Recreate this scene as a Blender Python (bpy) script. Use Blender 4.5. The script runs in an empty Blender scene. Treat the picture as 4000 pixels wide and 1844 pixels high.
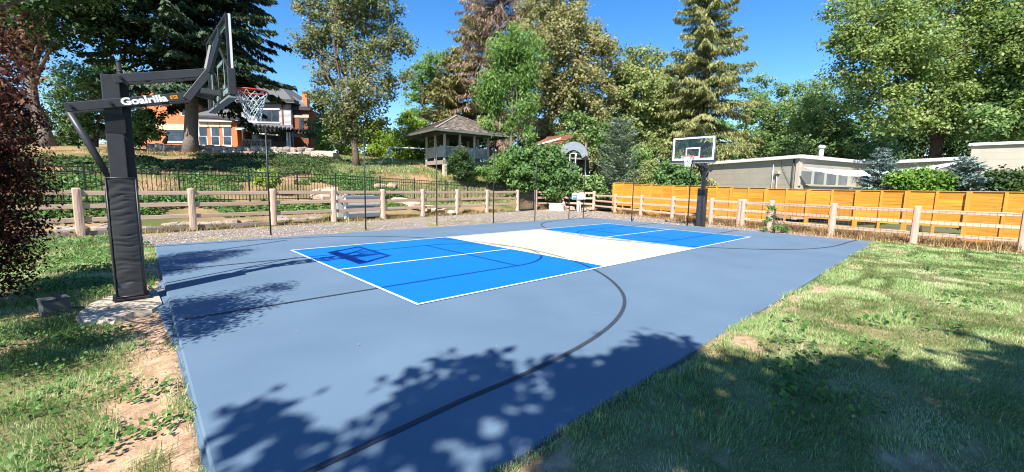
import bpy, math, random
import numpy as np
from mathutils import Vector, Matrix
R = math.radians
rng = np.random.default_rng(7)
random.seed(7)
SC = bpy.context.scene
COL = SC.collection

# ------------------------------------------------------------------ camera, sky, sun, exposure
CAM = np.array([-2.876, -5.0287, 1.6845]); FPX = 1629.2
YAW, PITCH, ROLL = 0.823755, -0.120887, 0.017521
_f = np.array([math.cos(YAW)*math.cos(PITCH), math.sin(YAW)*math.cos(PITCH), math.sin(PITCH)])
_r0 = np.array([math.sin(YAW), -math.cos(YAW), 0.0]); _u0 = np.cross(_r0, _f)
_r = math.cos(ROLL)*_r0 + math.sin(ROLL)*_u0; _u = -math.sin(ROLL)*_r0 + math.cos(ROLL)*_u0
cam = bpy.data.cameras.new("camera"); cam_o = bpy.data.objects.new("camera", cam); COL.objects.link(cam_o)
cam.sensor_width = 36.0; cam.lens = FPX/4000*36; cam.clip_end = 2000; cam.clip_start = 0.05
m = Matrix(((_r[0], _u[0], -_f[0], CAM[0]), (_r[1], _u[1], -_f[1], CAM[1]), (_r[2], _u[2], -_f[2], CAM[2]), (0, 0, 0, 1)))
cam_o.matrix_world = m; SC.camera = cam_o

SUN_EL, SUN_AZ = R(47.0), R(29.0)                      # shadows run towards +x +y at 29 degrees
sd = np.array([math.cos(SUN_AZ)*math.cos(SUN_EL), math.sin(SUN_AZ)*math.cos(SUN_EL), -math.sin(SUN_EL)])   # travel of light
world = bpy.data.worlds.new("World"); SC.world = world; world.use_nodes = True
nt = world.node_tree; bg = nt.nodes["Background"]
sky = nt.nodes.new("ShaderNodeTexSky"); sky.sky_type = 'NISHITA'; sky.sun_disc = False
sky.sun_elevation = SUN_EL; sky.sun_rotation = math.atan2(-sd[0], -sd[1]); sky.altitude = 900
sky.air_density = 1.0; sky.dust_density = 0.3; sky.ozone_density = 2.5
hsv = nt.nodes.new("ShaderNodeHueSaturation"); hsv.inputs['Saturation'].default_value = 1.33; hsv.inputs['Hue'].default_value = 0.503
nt.links.new(sky.outputs[0], hsv.inputs['Color']); nt.links.new(hsv.outputs[0], bg.inputs[0]); bg.inputs[1].default_value = 0.108
sun = bpy.data.lights.new("sun", 'SUN'); sun.energy = 4.9; sun.angle = R(0.53); sun.color = (1.0, 0.955, 0.88)
sun_o = bpy.data.objects.new("sun", sun); COL.objects.link(sun_o)
sun_o.rotation_euler = Vector(sd).to_track_quat('-Z', 'Y').to_euler(); sun_o.location = (-30, -20, 40)
vs = SC.view_settings; vs.view_transform = 'Standard'; vs.look = 'None'; vs.gamma = 1.0; vs.use_curve_mapping = False
vs.exposure = 1.16
try:
    SC.cycles.use_denoising = True; SC.cycles.filter_width = 1.1; SC.cycles.max_bounces = 8; SC.cycles.transparent_max_bounces = 12
except Exception: pass

# ------------------------------------------------------------------ helpers
def at(u, v, c):
    """point at forward depth c (m) on the sight line through photo pixel u,v"""
    return CAM + c*(_f + _r*(u-2000)/FPX + _u*(922-v)/FPX)
RH = np.array([_r0[0], _r0[1], 0.0]); FH = np.array([math.cos(YAW), math.sin(YAW), 0.0])

def tag(o, label, cat, group=None, kind=None):
    if label: o["label"] = label
    if cat: o["category"] = cat
    if group: o["group"] = group
    if kind: o["kind"] = kind
    return o
def empty(name, loc=(0, 0, 0), rz=0.0, label=None, cat=None, group=None):
    o = bpy.data.objects.new(name, None); COL.objects.link(o); o.location = loc; o.rotation_euler = (0, 0, rz)
    o.empty_display_size = 0.2
    return tag(o, label, cat, group)
def link(name, me, parent=None, loc=(0, 0, 0), rot=(0, 0, 0), scale=(1, 1, 1)):
    o = bpy.data.objects.new(name, me); COL.objects.link(o); o.parent = parent
    o.location = loc; o.rotation_euler = rot; o.scale = scale
    return o
class MB:
    """collects shapes and links them as one mesh object"""
    def __init__(s): s.v = []; s.f = []; s.n = 0; s.sm = []
    def add(s, vs_, fs_, smooth=False):
        b = s.n; s.v.extend([tuple(map(float, q)) for q in vs_]); s.n += len(vs_)
        for f in fs_: s.f.append([b+i for i in f]); s.sm.append(smooth)
        return s
    def box(s, c, d, M=None, bev=0.0):
        """box centre c, full size d, optional 3x3 rotation; bev = chamfer"""
        hx, hy, hz = d[0]/2, d[1]/2, d[2]/2
        M = np.eye(3) if M is None else np.asarray(M); c = np.asarray(c, float)
        if bev <= 0:
            P = [(x, y, z) for x in (-hx, hx) for y in (-hy, hy) for z in (-hz, hz)]
            F = [(0, 1, 3, 2), (4, 6, 7, 5), (0, 4, 5, 1), (2, 3, 7, 6), (0, 2, 6, 4), (1, 5, 7, 3)]
        else:
            b = min(bev, hx*.9, hy*.9, hz*.9); P = []; idx = {}
            for sx in (-1, 1):
                for sy in (-1, 1):
                    for sz in (-1, 1):
                        for k in range(3):
                            q = [sx*(hx-b), sy*(hy-b), sz*(hz-b)]; q[k] = (sx*hx, sy*hy, sz*hz)[k]
                            idx[(sx, sy, sz, k)] = len(P); P.append(tuple(q))
            F = []
            for k in range(3):
                a1, a2 = [(1, 2), (2, 0), (0, 1)][k]
                for sg in (-1, 1):
                    ring = []
                    for s1, s2 in ((-1, -1), (1, -1), (1, 1), (-1, 1)):
                        key = [0, 0, 0]; key[k] = sg; key[a1] = s1; key[a2] = s2
                        ring.append(idx[(*key, k)])
                    F.append(tuple(ring) if sg > 0 else tuple(reversed(ring)))
                for s1 in (-1, 1):
                    for s2 in (-1, 1):
                        ka = [0, 0, 0]; kb = [0, 0, 0]
                        ka[k] = -1; kb[k] = 1
                        for kk in (ka, kb): kk[a1] = s1; kk[a2] = s2
                        q = (idx[(*ka, a1)], idx[(*kb, a1)], idx[(*kb, a2)], idx[(*ka, a2)])
                        F.append(q if s1*s2 < 0 else tuple(reversed(q)))
            for sx in (-1, 1):
                for sy in (-1, 1):
                    for sz in (-1, 1):
                        t = tuple(idx[(sx, sy, sz, k)] for k in range(3))
                        F.append(t if sx*sy*sz > 0 else tuple(reversed(t)))
        return s.add([c + M @ np.array(q) for q in P], F)
    def bar(s, p, q, w, h, bev=0.0, up=(0, 0, 1)):
        """rectangular bar from p to q: w across, h along up"""
        p = np.asarray(p, float); q = np.asarray(q, float); d = q-p; L = np.linalg.norm(d); d = d/L
        up = np.asarray(up, float); y = np.cross(up, d)
        if np.linalg.norm(y) < 1e-6: y = np.cross((1, 0, 0), d)
        y /= np.linalg.norm(y); z = np.cross(d, y)
        return s.box((p+q)/2, (L, w, h), np.stack([d, y, z], 1), bev)
    def tube(s, pts, rad, n=8, caps=True, smooth=True):
        pts = [np.asarray(q, float) for q in pts]
        if not hasattr(rad, '__len__'): rad = [rad]*len(pts)
        V = []; F = []; prev = None
        for i, q in enumerate(pts):
            d = pts[min(i+1, len(pts)-1)] - pts[max(i-1, 0)]; d = d/(np.linalg.norm(d)+1e-9)
            if prev is None:
                a = np.array((0, 0, 1.0)) if abs(d[2]) < .9 else np.array((1.0, 0, 0))
            else: a = prev
            x = a - d*np.dot(a, d); x /= np.linalg.norm(x)+1e-9; prev = x; y = np.cross(d, x)
            for k in range(n):
                t = 2*math.pi*k/n; V.append(q + rad[i]*(math.cos(t)*x + math.sin(t)*y))
        for i in range(len(pts)-1):
            for k in range(n):
                F.append((i*n+k, i*n+(k+1) % n, (i+1)*n+(k+1) % n, (i+1)*n+k))
        s.add(V, F, smooth)
        if caps:
            b = s.n-len(V)
            s.f.append([b+k for k in reversed(range(n))]); s.sm.append(False)
            s.f.append([b+(len(pts)-1)*n+k for k in range(n)]); s.sm.append(False)
        return s
    def mesh(s, name, mat):
        me = bpy.data.meshes.new(name); me.from_pydata(s.v, [], s.f); me.validate()
        me.polygons.foreach_set("use_smooth", (s.sm+[False]*len(me.polygons))[:len(me.polygons)])
        if mat: me.materials.append(mat)
        me.update(); return me
    def build(s, name, mat, parent=None, loc=(0, 0, 0), rot=(0, 0, 0)):
        return link(name, s.mesh(name, mat), parent, loc, rot)

def np_mesh(name, verts, nper, tint=None, mat=None, tris=None):
    """fast mesh of N equal faces (nper corners each), float 'tint' per face"""
    verts = np.ascontiguousarray(verts, dtype=np.float32)
    me = bpy.data.meshes.new(name); nv = len(verts)
    me.vertices.add(nv); me.vertices.foreach_set("co", verts.ravel())
    if tris is None:
        nf = nv//nper; loops = np.arange(nv, dtype=np.int32); starts = np.arange(nf, dtype=np.int32)*nper
    else:
        loops, starts = tris; nf = len(starts)
    me.loops.add(len(loops)); me.loops.foreach_set("vertex_index", loops)
    me.polygons.add(nf); me.polygons.foreach_set("loop_start", starts)
    if tint is not None:
        a = me.attributes.new("tint", 'FLOAT', 'FACE'); a.data.foreach_set("value", np.asarray(tint, np.float32))
    if mat: me.materials.append(mat)
    me.update(calc_edges=True); return me

def vnoise(x, y, s, seed=0):
    """smooth value noise 0..1"""
    x = np.asarray(x)/s; y = np.asarray(y)/s; xi = np.floor(x).astype(int); yi = np.floor(y).astype(int)
    fx = x-xi; fy = y-yi; fx = fx*fx*(3-2*fx); fy = fy*fy*(3-2*fy)
    def h(a, b):
        n = (a*374761393 + b*668265263 + seed*982451653) & 0x7fffffff
        n = ((n ^ (n >> 13))*1274126177) & 0x7fffffff
        return ((n ^ (n >> 16)) & 0xffff)/65535.0
    return (h(xi, yi)*(1-fx)+h(xi+1, yi)*fx)*(1-fy) + (h(xi, yi+1)*(1-fx)+h(xi+1, yi+1)*fx)*fy

# ------------------------------------------------------------------ materials
MATS = {}
def mk(name):
    mt = bpy.data.materials.new(name); mt.use_nodes = True; MATS[name] = mt
    n = mt.node_tree.nodes; return mt, n, mt.node_tree.links, n["Principled BSDF"]
def surf(name, c1, c2=None, rough=.7, scale=6.0, stretch=(1, 1, 1), bump=.0, bscale=None, spec=.3, metal=0.0, rnd=.12, detail=6, contrast=(.3, .7)):
    """two-tone noise surface in object space with a little per-object variation and relief"""
    mt, N, L, P = mk(name); c2 = c2 or tuple(x*.72 for x in c1)
    tc = N.new("ShaderNodeTexCoord"); mp = N.new("ShaderNodeMapping"); mp.inputs['Scale'].default_value = stretch
    oi = N.new("ShaderNodeObjectInfo"); off = N.new("ShaderNodeVectorMath"); off.operation = 'SCALE'
    cmb = N.new("ShaderNodeCombineXYZ")
    for i in range(3): L.new(oi.outputs['Random'], cmb.inputs[i])
    L.new(cmb.outputs[0], off.inputs[0]); off.inputs['Scale'].default_value = 37.0
    ad = N.new("ShaderNodeVectorMath"); ad.operation = 'ADD'
    L.new(tc.outputs['Object'], mp.inputs[0]); L.new(mp.outputs[0], ad.inputs[0]); L.new(off.outputs[0], ad.inputs[1])
    nz = N.new("ShaderNodeTexNoise"); nz.inputs['Scale'].default_value = scale; nz.inputs['Detail'].default_value = detail
    L.new(ad.outputs[0], nz.inputs['Vector'])
    cr = N.new("ShaderNodeValToRGB"); cr.color_ramp.elements[0].position = contrast[0]; cr.color_ramp.elements[1].position = contrast[1]
    cr.color_ramp.elements[0].color = (*c2, 1); cr.color_ramp.elements[1].color = (*c1, 1)
    L.new(nz.outputs[0], cr.inputs[0])
    mr = N.new("ShaderNodeMapRange"); mr.inputs['To Min'].default_value = 1-rnd; mr.inputs['To Max'].default_value = 1+rnd
    L.new(oi.outputs['Random'], mr.inputs[0])
    hs = N.new("ShaderNodeHueSaturation"); L.new(cr.outputs[0], hs.inputs['Color']); L.new(mr.outputs[0], hs.inputs['Value'])
    L.new(hs.outputs[0], P.inputs['Base Color'])
    P.inputs['Roughness'].default_value = rough; P.inputs['Specular IOR Level'].default_value = spec; P.inputs['Metallic'].default_value = metal
    if bump:
        n2 = N.new("ShaderNodeTexNoise"); n2.inputs['Scale'].default_value = bscale or scale*4; n2.inputs['Detail'].default_value = 5
        L.new(ad.outputs[0], n2.inputs['Vector'])
        bp = N.new("ShaderNodeBump"); bp.inputs['Strength'].default_value = bump; bp.inputs['Distance'].default_value = .02
        L.new(n2.outputs[0], bp.inputs['Height']); L.new(bp.outputs[0], P.inputs['Normal'])
    return mt
def leafmat(name, cols, rough=.55, trans=.28, spec=.25):
    """leaf: colour per leaf from the random 'tint' attribute, some light through it"""
    mt, N, L, P = mk(name)
    a = N.new("ShaderNodeAttribute"); a.attribute_name = "tint"
    cr = N.new("ShaderNodeValToRGB"); e = cr.color_ramp.elements
    while len(e) < len(cols): e.new(.5)
    for i, c in enumerate(cols): e[i].position = i/(len(cols)-1); e[i].color = (*c, 1)
    L.new(a.outputs['Fac'], cr.inputs[0]); L.new(cr.outputs[0], P.inputs['Base Color'])
    P.inputs['Roughness'].default_value = rough; P.inputs['Specular IOR Level'].default_value = spec
    tr = N.new("ShaderNodeBsdfTranslucent"); hs = N.new("ShaderNodeHueSaturation"); hs.inputs['Value'].default_value = 1.5; hs.inputs['Saturation'].default_value = 1.1
    L.new(cr.outputs[0], hs.inputs['Color']); L.new(hs.outputs[0], tr.inputs[0])
    mx = N.new("ShaderNodeMixShader"); mx.inputs[0].default_value = trans
    L.new(P.outputs[0], mx.inputs[1]); L.new(tr.outputs[0], mx.inputs[2]); L.new(mx.outputs[0], N["Material Output"].inputs[0])
    return mt
def glassmat(name, tint=(.9, .95, .95), gloss=.12, rough=.02):
    mt, N, L, P = mk(name); N.remove(P)
    t = N.new("ShaderNodeBsdfTransparent"); t.inputs[0].default_value = (*tint, 1)
    g = N.new("ShaderNodeBsdfGlossy"); g.inputs['Roughness'].default_value = rough
    fr = N.new("ShaderNodeLayerWeight"); pw = N.new("ShaderNodeMath"); pw.operation = 'POWER'; pw.inputs[1].default_value = 4.0; L.new(fr.outputs['Facing'], pw.inputs[0])
    ad = N.new("ShaderNodeMath"); ad.operation = 'MULTIPLY_ADD'; ad.inputs[1].default_value = .5; ad.inputs[2].default_value = gloss*.3
    L.new(pw.outputs[0], ad.inputs[0])
    mx = N.new("ShaderNodeMixShader"); L.new(ad.outputs[0], mx.inputs[0]); L.new(t.outputs[0], mx.inputs[1]); L.new(g.outputs[0], mx.inputs[2])
    L.new(mx.outputs[0], N["Material Output"].inputs[0]); return mt

M_slab = surf("slab_paint", (.122, .184, .255), (.099, .154, .220), rough=.62, scale=.75, bump=.16, bscale=180, spec=.22, rnd=0, detail=14, contrast=(.30, .70))
M_blue = surf("bright_blue_paint", (.004, .150, .52), (.004, .138, .49), rough=.6, scale=1.2, bump=.08, bscale=260, spec=.2, rnd=0)
M_cream = surf("cream_paint", (.47, .44, .36), (.435, .405, .33), rough=.65, scale=1.1, bump=.08, bscale=260, spec=.2, rnd=0)
M_line = surf("white_line_paint", (.74, .75, .74), (.70, .71, .70), rough=.6, scale=6, spec=.2, rnd=0)
def linemat():
    mt, N, L, P = mk("court_line_paint"); tc = N.new("ShaderNodeTexCoord"); sp = N.new("ShaderNodeSeparateXYZ"); L.new(tc.outputs['Object'], sp.inputs[0])
    def m_(op, a, b_):
        n_ = N.new("ShaderNodeMath"); n_.operation = op
        for i_, q in enumerate((a, b_)):
            if hasattr(q, 'default_value') or hasattr(q, 'is_linked'): L.new(q, n_.inputs[i_])
            else: n_.inputs[i_].default_value = q
        return n_.outputs[0]
    X, Y = sp.outputs[0], sp.outputs[1]
    iny = m_('MULTIPLY', m_('GREATER_THAN', Y, 0.0), m_('LESS_THAN', Y, 6.096)); inx = m_('MULTIPLY', m_('GREATER_THAN', X, 0.0), m_('LESS_THAN', X, 13.411))
    kit = m_('MULTIPLY', m_('GREATER_THAN', X, 4.572), m_('LESS_THAN', X, 8.839)); fill = m_('MULTIPLY', inx, iny); k2 = m_('MULTIPLY', fill, kit)
    m1 = N.new("ShaderNodeMix"); m1.data_type = 'RGBA'; L.new(fill, m1.inputs['Factor']); m1.inputs['A'].default_value = (.040, .050, .070, 1); m1.inputs['B'].default_value = (.004, .035, .165, 1)
    m2 = N.new("ShaderNodeMix"); m2.data_type = 'RGBA'; L.new(k2, m2.inputs['Factor']); L.new(m1.outputs['Result'], m2.inputs['A']); m2.inputs['B'].default_value = (.17, .155, .13, 1)
    L.new(m2.outputs['Result'], P.inputs['Base Color']); P.inputs['Roughness'].default_value = .6; P.inputs['Specular IOR Level'].default_value = .2
    return mt
M_dark = linemat()
M_gravel = surf("gravel_base", (.40, .33, .27), (.085, .07, .062), rough=.95, scale=30, bump=1.0, bscale=45, spec=.1, rnd=0, detail=5, contrast=(.42, .60))
M_stone = leafmat("gravel_stone", [(.13, .12, .12), (.30, .25, .21), (.42, .34, .28), (.60, .52, .45)], rough=.8, trans=0.0)
M_soil = surf("soil", (.33, .215, .13), (.20, .13, .075), rough=.95, scale=3.5, bump=.8, bscale=30, spec=.1, rnd=0, detail=8)
def lawnmat():
    mt, N, L, P = mk("lawn_ground"); tc = N.new("ShaderNodeTexCoord")
    def nz(sc, det=8):
        n_ = N.new("ShaderNodeTexNoise"); n_.inputs['Scale'].default_value = sc; n_.inputs['Detail'].default_value = det; L.new(tc.outputs['Object'], n_.inputs['Vector']); return n_
    def ramp(src, a, b_, ca, cb):
        r_ = N.new("ShaderNodeValToRGB"); r_.color_ramp.elements[0].position = a; r_.color_ramp.elements[1].position = b_; r_.color_ramp.elements[0].color = (*ca, 1); r_.color_ramp.elements[1].color = (*cb, 1); L.new(src, r_.inputs[0]); return r_
    n1, n2, n3 = nz(2.2), nz(9), nz(60)
    thatch = ramp(n1.outputs[0], .3, .7, (.13, .145, .05), (.29, .245, .13)); soil = ramp(n2.outputs[0], .3, .72, (.27, .165, .095), (.52, .355, .235))
    at_ = N.new("ShaderNodeAttribute"); at_.attribute_name = "soil"
    ad = N.new("ShaderNodeMath"); ad.operation = 'MULTIPLY_ADD'; ad.inputs[1].default_value = .35; L.new(n2.outputs[0], ad.inputs[0]); L.new(at_.outputs['Fac'], ad.inputs[2])
    mk_ = N.new("ShaderNodeMapRange"); mk_.inputs['From Min'].default_value = .74; mk_.inputs['From Max'].default_value = .92; L.new(ad.outputs[0], mk_.inputs[0])
    mx = N.new("ShaderNodeMix"); mx.data_type = 'RGBA'; L.new(mk_.outputs[0], mx.inputs['Factor']); L.new(thatch.outputs[0], mx.inputs['A']); L.new(soil.outputs[0], mx.inputs['B']); L.new(mx.outputs['Result'], P.inputs['Base Color'])
    bp = N.new("ShaderNodeBump"); bp.inputs['Strength'].default_value = .9; bp.inputs['Distance'].default_value = .02; sm = N.new("ShaderNodeMath"); sm.operation = 'MULTIPLY_ADD'; sm.inputs[1].default_value = .5; L.new(n3.outputs[0], sm.inputs[0]); L.new(n2.outputs[0], sm.inputs[2]); L.new(sm.outputs[0], bp.inputs['Height']); L.new(bp.outputs[0], P.inputs['Normal'])
    P.inputs['Roughness'].default_value = .95; P.inputs['Specular IOR Level'].default_value = .08
    return mt
M_lawn = lawnmat()
M_hill = surf("hill_soil", (.33, .215, .12), (.10, .115, .04), rough=.95, scale=.45, bump=.8, bscale=9, spec=.05, rnd=0, detail=9, contrast=(.38, .62))
M_ground = surf("far_ground", (.11, .12, .05), (.07, .08, .03), rough=.95, scale=.3, rnd=0)
M_grass = leafmat("grass_blade", [(.075, .135, .032), (.17, .275, .08), (.28, .385, .14), (.40, .44, .21), (.56, .50, .34)], rough=.5, trans=.25)
M_straw = leafmat("dry_grass", [(.16, .12, .05), (.36, .24, .11), (.50, .35, .19)], rough=.6, trans=.2)
M_weed = leafmat("weed_leaf", [(.035, .085, .02), (.08, .17, .035), (.16, .26, .07)], rough=.45, trans=.3)
M_rail = surf("cedar_rail", (.53, .38, .28), (.42, .29, .205), rough=.8, scale=3, stretch=(.5, 9, 9), bump=.25, bscale=10, spec=.15, rnd=.10)
M_railr = surf("peach_cedar_rail", (.60, .43, .315), (.48, .33, .235), rough=.8, scale=3, stretch=(.5, 9, 9), bump=.25, bscale=10, spec=.15, rnd=.10)
M_post = surf("cedar_post", (.58, .42, .32), (.46, .325, .245), rough=.8, scale=3, stretch=(9, 9, .6), bump=.25, bscale=10, spec=.15, rnd=.10)
M_board = surf("stained_board", (.66, .325, .046), (.45, .18, .016), rough=.6, scale=2.6, stretch=(.4, 5, 8), bump=.2, bscale=8, spec=.2, rnd=.17, detail=8)
M_batten = surf("stained_batten", (.64, .325, .055), (.52, .23, .03), rough=.6, scale=2.2, stretch=(6, 6, .5), bump=.12, bscale=8, spec=.25, rnd=.08)
M_black = surf("black_powder_coat", (.018, .018, .020), (.013, .013, .015), rough=.42, scale=9, bump=.05, bscale=200, spec=.45, rnd=.05)
M_char = surf("charcoal_steel", (.042, .044, .050), (.034, .036, .041), rough=.42, scale=7, bump=.04, bscale=220, spec=.45, rnd=.05)
M_vinyl = surf("black_vinyl_pad", (.036, .037, .041), (.028, .029, .033), rough=.42, scale=5, spec=.45, rnd=.05)
M_foam = surf("grey_foam", (.22, .23, .22), (.17, .18, .17), rough=.85, scale=14, bump=.2, spec=.1)
M_alu = surf("white_aluminium", (.75, .77, .80), (.68, .70, .74), rough=.35, scale=9, spec=.5)
M_white = surf("white_paint", (.80, .81, .80), (.72, .73, .72), rough=.55, scale=5, bump=.05, spec=.3)
M_red = surf("rim_red", (.72, .060, .022), (.60, .045, .018), rough=.4, scale=8, spec=.4)
M_net = surf("net_cord", (.82, .82, .80), (.70, .70, .68), rough=.8, scale=20, spec=.1)
M_orange = surf("logo_orange", (.85, .33, .02), (.80, .30, .015), rough=.5, scale=8)
M_glass = glassmat("board_glass", (.86, .93, .91))
M_conc = surf("concrete", (.50, .43, .34), (.33, .27, .20), rough=.9, scale=3, bump=.4, bscale=20, spec=.1)
M_rock = surf("field_rock", (.42, .35, .29), (.24, .20, .17), rough=.9, scale=2.5, bump=.8, bscale=7, spec=.1, rnd=.22)
M_sand = surf("sandstone", (.60, .45, .32), (.45, .32, .22), rough=.9, scale=2.5, bump=.7, bscale=7, spec=.1, rnd=.15)
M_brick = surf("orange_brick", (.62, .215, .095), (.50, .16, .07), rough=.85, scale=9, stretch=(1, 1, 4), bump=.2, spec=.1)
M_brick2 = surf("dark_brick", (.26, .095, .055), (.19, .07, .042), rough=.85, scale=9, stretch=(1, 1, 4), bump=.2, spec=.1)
M_lime = surf("limestone_lintel", (.66, .55, .40), (.48, .38, .26), rough=.85, scale=3, bump=.5, spec=.1)
M_siding = surf("grey_siding", (.55, .55, .55), (.49, .49, .50), rough=.7, scale=4, stretch=(.5, .5, 6), spec=.2)
M_slate = surf("grey_roof", (.145, .14, .14), (.10, .098, .10), rough=.85, scale=5, stretch=(2, 2, 7), bump=.4, spec=.15)
M_trim = surf("dark_trim", (.06, .055, .055), (.045, .042, .042), rough=.6, scale=5)
M_wood = surf("weathered_wood", (.30, .255, .215), (.20, .17, .145), rough=.9, scale=3, stretch=(1, 8, 8), bump=.4, spec=.1)
M_shing = leafmat("cedar_shingle", [(.12, .095, .075), (.22, .175, .145), (.34, .28, .235)], rough=.9, trans=0.0)
M_pale = surf("flaking_white_paint", (.50, .50, .45), (.32, .32, .28), rough=.8, scale=3, bump=.3, spec=.15)
M_beam = surf("green_grey_beam", (.14, .16, .13), (.10, .115, .095), rough=.8, scale=3, bump=.2)
M_block = surf("beige_block", (.44, .395, .315), (.385, .345, .275), rough=.85, scale=1.6, bump=.25, bscale=40, spec=.1, rnd=.03)
M_fascia = surf("white_fascia", (.80, .79, .76), (.72, .71, .69), rough=.6, scale=3, rnd=.04)
M_wframe = surf("window_frame_paint", (.50, .50, .45), (.44, .44, .40), rough=.6, scale=4)
M_wpane = surf("sky_lightened_pane", (.20, .22, .235), (.10, .115, .125), rough=.08, scale=1.0, spec=.8, rnd=.2)  # grey lightened to stand in for sky reflected in the glass
M_sail = surf("white_sail_cloth", (.86, .85, .82), (.80, .79, .77), rough=.8, scale=2, rnd=.02)
M_wire = surf("galvanised_wire", (.16, .14, .13), (.12, .10, .09), rough=.5, scale=12, spec=.4)
M_bark = surf("brown_bark", (.16, .115, .085), (.07, .05, .037), rough=.95, scale=5, stretch=(5, 5, .8), bump=1.0, bscale=9, spec=.05)
M_barkg = surf("grey_bark", (.24, .205, .175), (.11, .09, .075), rough=.95, scale=5, stretch=(5, 5, .8), bump=1.0, bscale=9, spec=.05)
M_pane = surf("window_pane", (.045, .065, .10), (.015, .022, .032), rough=.08, scale=1.2, spec=.45, rnd=.2)
M_steel = surf("brushed_slide_steel", (.42, .43, .45), (.33, .34, .36), rough=.38, scale=5, metal=.6, spec=.5)
M_rust = surf("rust_brown_roof", (.26, .10, .055), (.17, .065, .04), rough=.7, scale=4)
M_carp = surf("white_car_paint", (.78, .79, .82), (.72, .73, .77), rough=.25, scale=2, spec=.6)
M_util = surf("utility_grey", (.50, .52, .52), (.42, .44, .44), rough=.55, scale=5)
M_blued = surf("blue_decal", (.03, .22, .62), (.025, .18, .55), rough=.5, scale=5)
M_box = surf("grey_electrical_box", (.085, .09, .09), (.06, .065, .065), rough=.6, scale=8)
# foliage of the different trees
F_fir = leafmat("fir_needles", [(.012, .030, .016), (.024, .052, .026), (.055, .092, .048), (.115, .155, .085)], trans=.08)
F_dark = leafmat("dark_leaves", [(.018, .040, .012), (.04, .08, .02), (.09, .14, .04)], trans=.25)
F_elm = leafmat("elm_leaves", [(.045, .075, .022), (.115, .15, .05), (.22, .235, .10), (.36, .28, .16)], trans=0.3, rough=.5, spec=.2)
F_bright = leafmat("bright_leaves", [(.065, .135, .028), (.15, .26, .06), (.28, .39, .125)], trans=.35)
F_yellow = leafmat("yellow_green_leaves", [(.10, .19, .025), (.22, .31, .04), (.36, .42, .08)], trans=.38)
F_olive = leafmat("olive_leaves", [(.09, .125, .035), (.175, .225, .065), (.30, .335, .125), (.38, .37, .17)], trans=0.32)
F_oliveb = leafmat("olive_brown_leaves", [(0.106, 0.118, 0.039), (0.202, 0.213, 0.073), (0.325, 0.302, 0.134), (0.381, 0.302, 0.168)], trans=0.32)
F_cedar = leafmat("cedar_sprays", [(0.096, 0.106, 0.036), (0.216, 0.216, 0.072), (0.360, 0.336, 0.138)], trans=0.2)
F_brown = leafmat("dead_brown_twigs", [(0.069, 0.046, 0.037), (0.149, 0.101, 0.076), (0.276, 0.190, 0.138), (0.356, 0.287, 0.172)], trans=0.15)
F_spruce = leafmat("spruce_sprays", [(0.067, 0.090, 0.031), (0.157, 0.179, 0.062), (0.280, 0.286, 0.106), (0.392, 0.370, 0.162)], trans=0.2)
F_pine = leafmat("blue_green_pine", [(.09, .135, .085), (.18, .245, .155), (.30, .37, .25)], trans=.12)
F_blue = leafmat("blue_spruce_sprays", [(.09, .14, .12), (.18, .255, .225), (.32, .40, .36)], trans=.10)
F_green = leafmat("mid_green_leaves", [(0.055, 0.110, 0.031), (0.121, 0.209, 0.057), (0.226, 0.319, 0.110), (0.352, 0.429, 0.187)], trans=0.36)
F_mapleg = leafmat("green_maple_leaves", [(0.053, 0.095, 0.023), (0.137, 0.205, 0.050), (0.263, 0.331, 0.100), (0.389, 0.441, 0.163)], trans=0.38)
F_maple = leafmat("red_maple_leaves", [(.018, .008, .007), (.038, .014, .011), (.085, .028, .017), (.30, .12, .06)], trans=.35)
F_hedge = leafmat("hedge_leaves", [(.05, .12, .02), (.12, .23, .03), (.25, .37, .06)], trans=.3)
F_bush = leafmat("bush_leaves", [(.045, .095, .025), (.105, .195, .055), (.20, .315, .11)], trans=.3)

# ------------------------------------------------------------------ ground
FY = lambda x: 12.75 + .15*x                                     # line of the back split-rail fence
hill_pts = []
for x in np.arange(-30, 20, 3.0):
    hill_pts.append((x, FY(x)+.7, .05)); hill_pts.append((x, FY(x)+2.2, .66 if x < 12 else .4))
for x, y, z in ((22, 16.5, .1), (23, 14, .05), (22.5, 10, .0), (26, 8, 0), (34, 4, 0), (40, -4, 0), (36, -12, 0), (60, -10, 0), (55, 10, .2)): hill_pts.append((x, y, z))
for u, v, c in ((620, 596, 34), (800, 600, 34), (1000, 606, 34), (1180, 612, 34), (600, 592, 50), (900, 594, 52), (1250, 600, 50), (1385, 645, 30), (1300, 615, 36), (1500, 640, 36),
                (1600, 640, 38), (1655, 650, 33), (1745, 682, 30.7), (1896, 684, 33), (1990, 652, 33), (1850, 645, 42), (2100, 705, 36), (2250, 735, 34), (2400, 738, 36), (2600, 742, 38), (2750, 742, 40),
                (2300, 690, 55), (2700, 725, 60), (1500, 600, 60), (150, 560, 30), (330, 570, 32), (0, 590, 27), (-400, 600, 26), (-400, 560, 45), (200, 540, 50), (500, 590, 34)):
    hill_pts.append(tuple(at(u, v, c)))
hill_pts = np.array(hill_pts)
_d = np.linalg.norm(hill_pts[:, None, :2]-hill_pts[None, :, :2], axis=2)
_A = np.block([[-_d + np.eye(len(hill_pts))*.3, np.ones((len(hill_pts), 1))], [np.ones((1, len(hill_pts))), np.zeros((1, 1))]])
_w = np.linalg.solve(_A, np.append(hill_pts[:, 2], 0))
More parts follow.
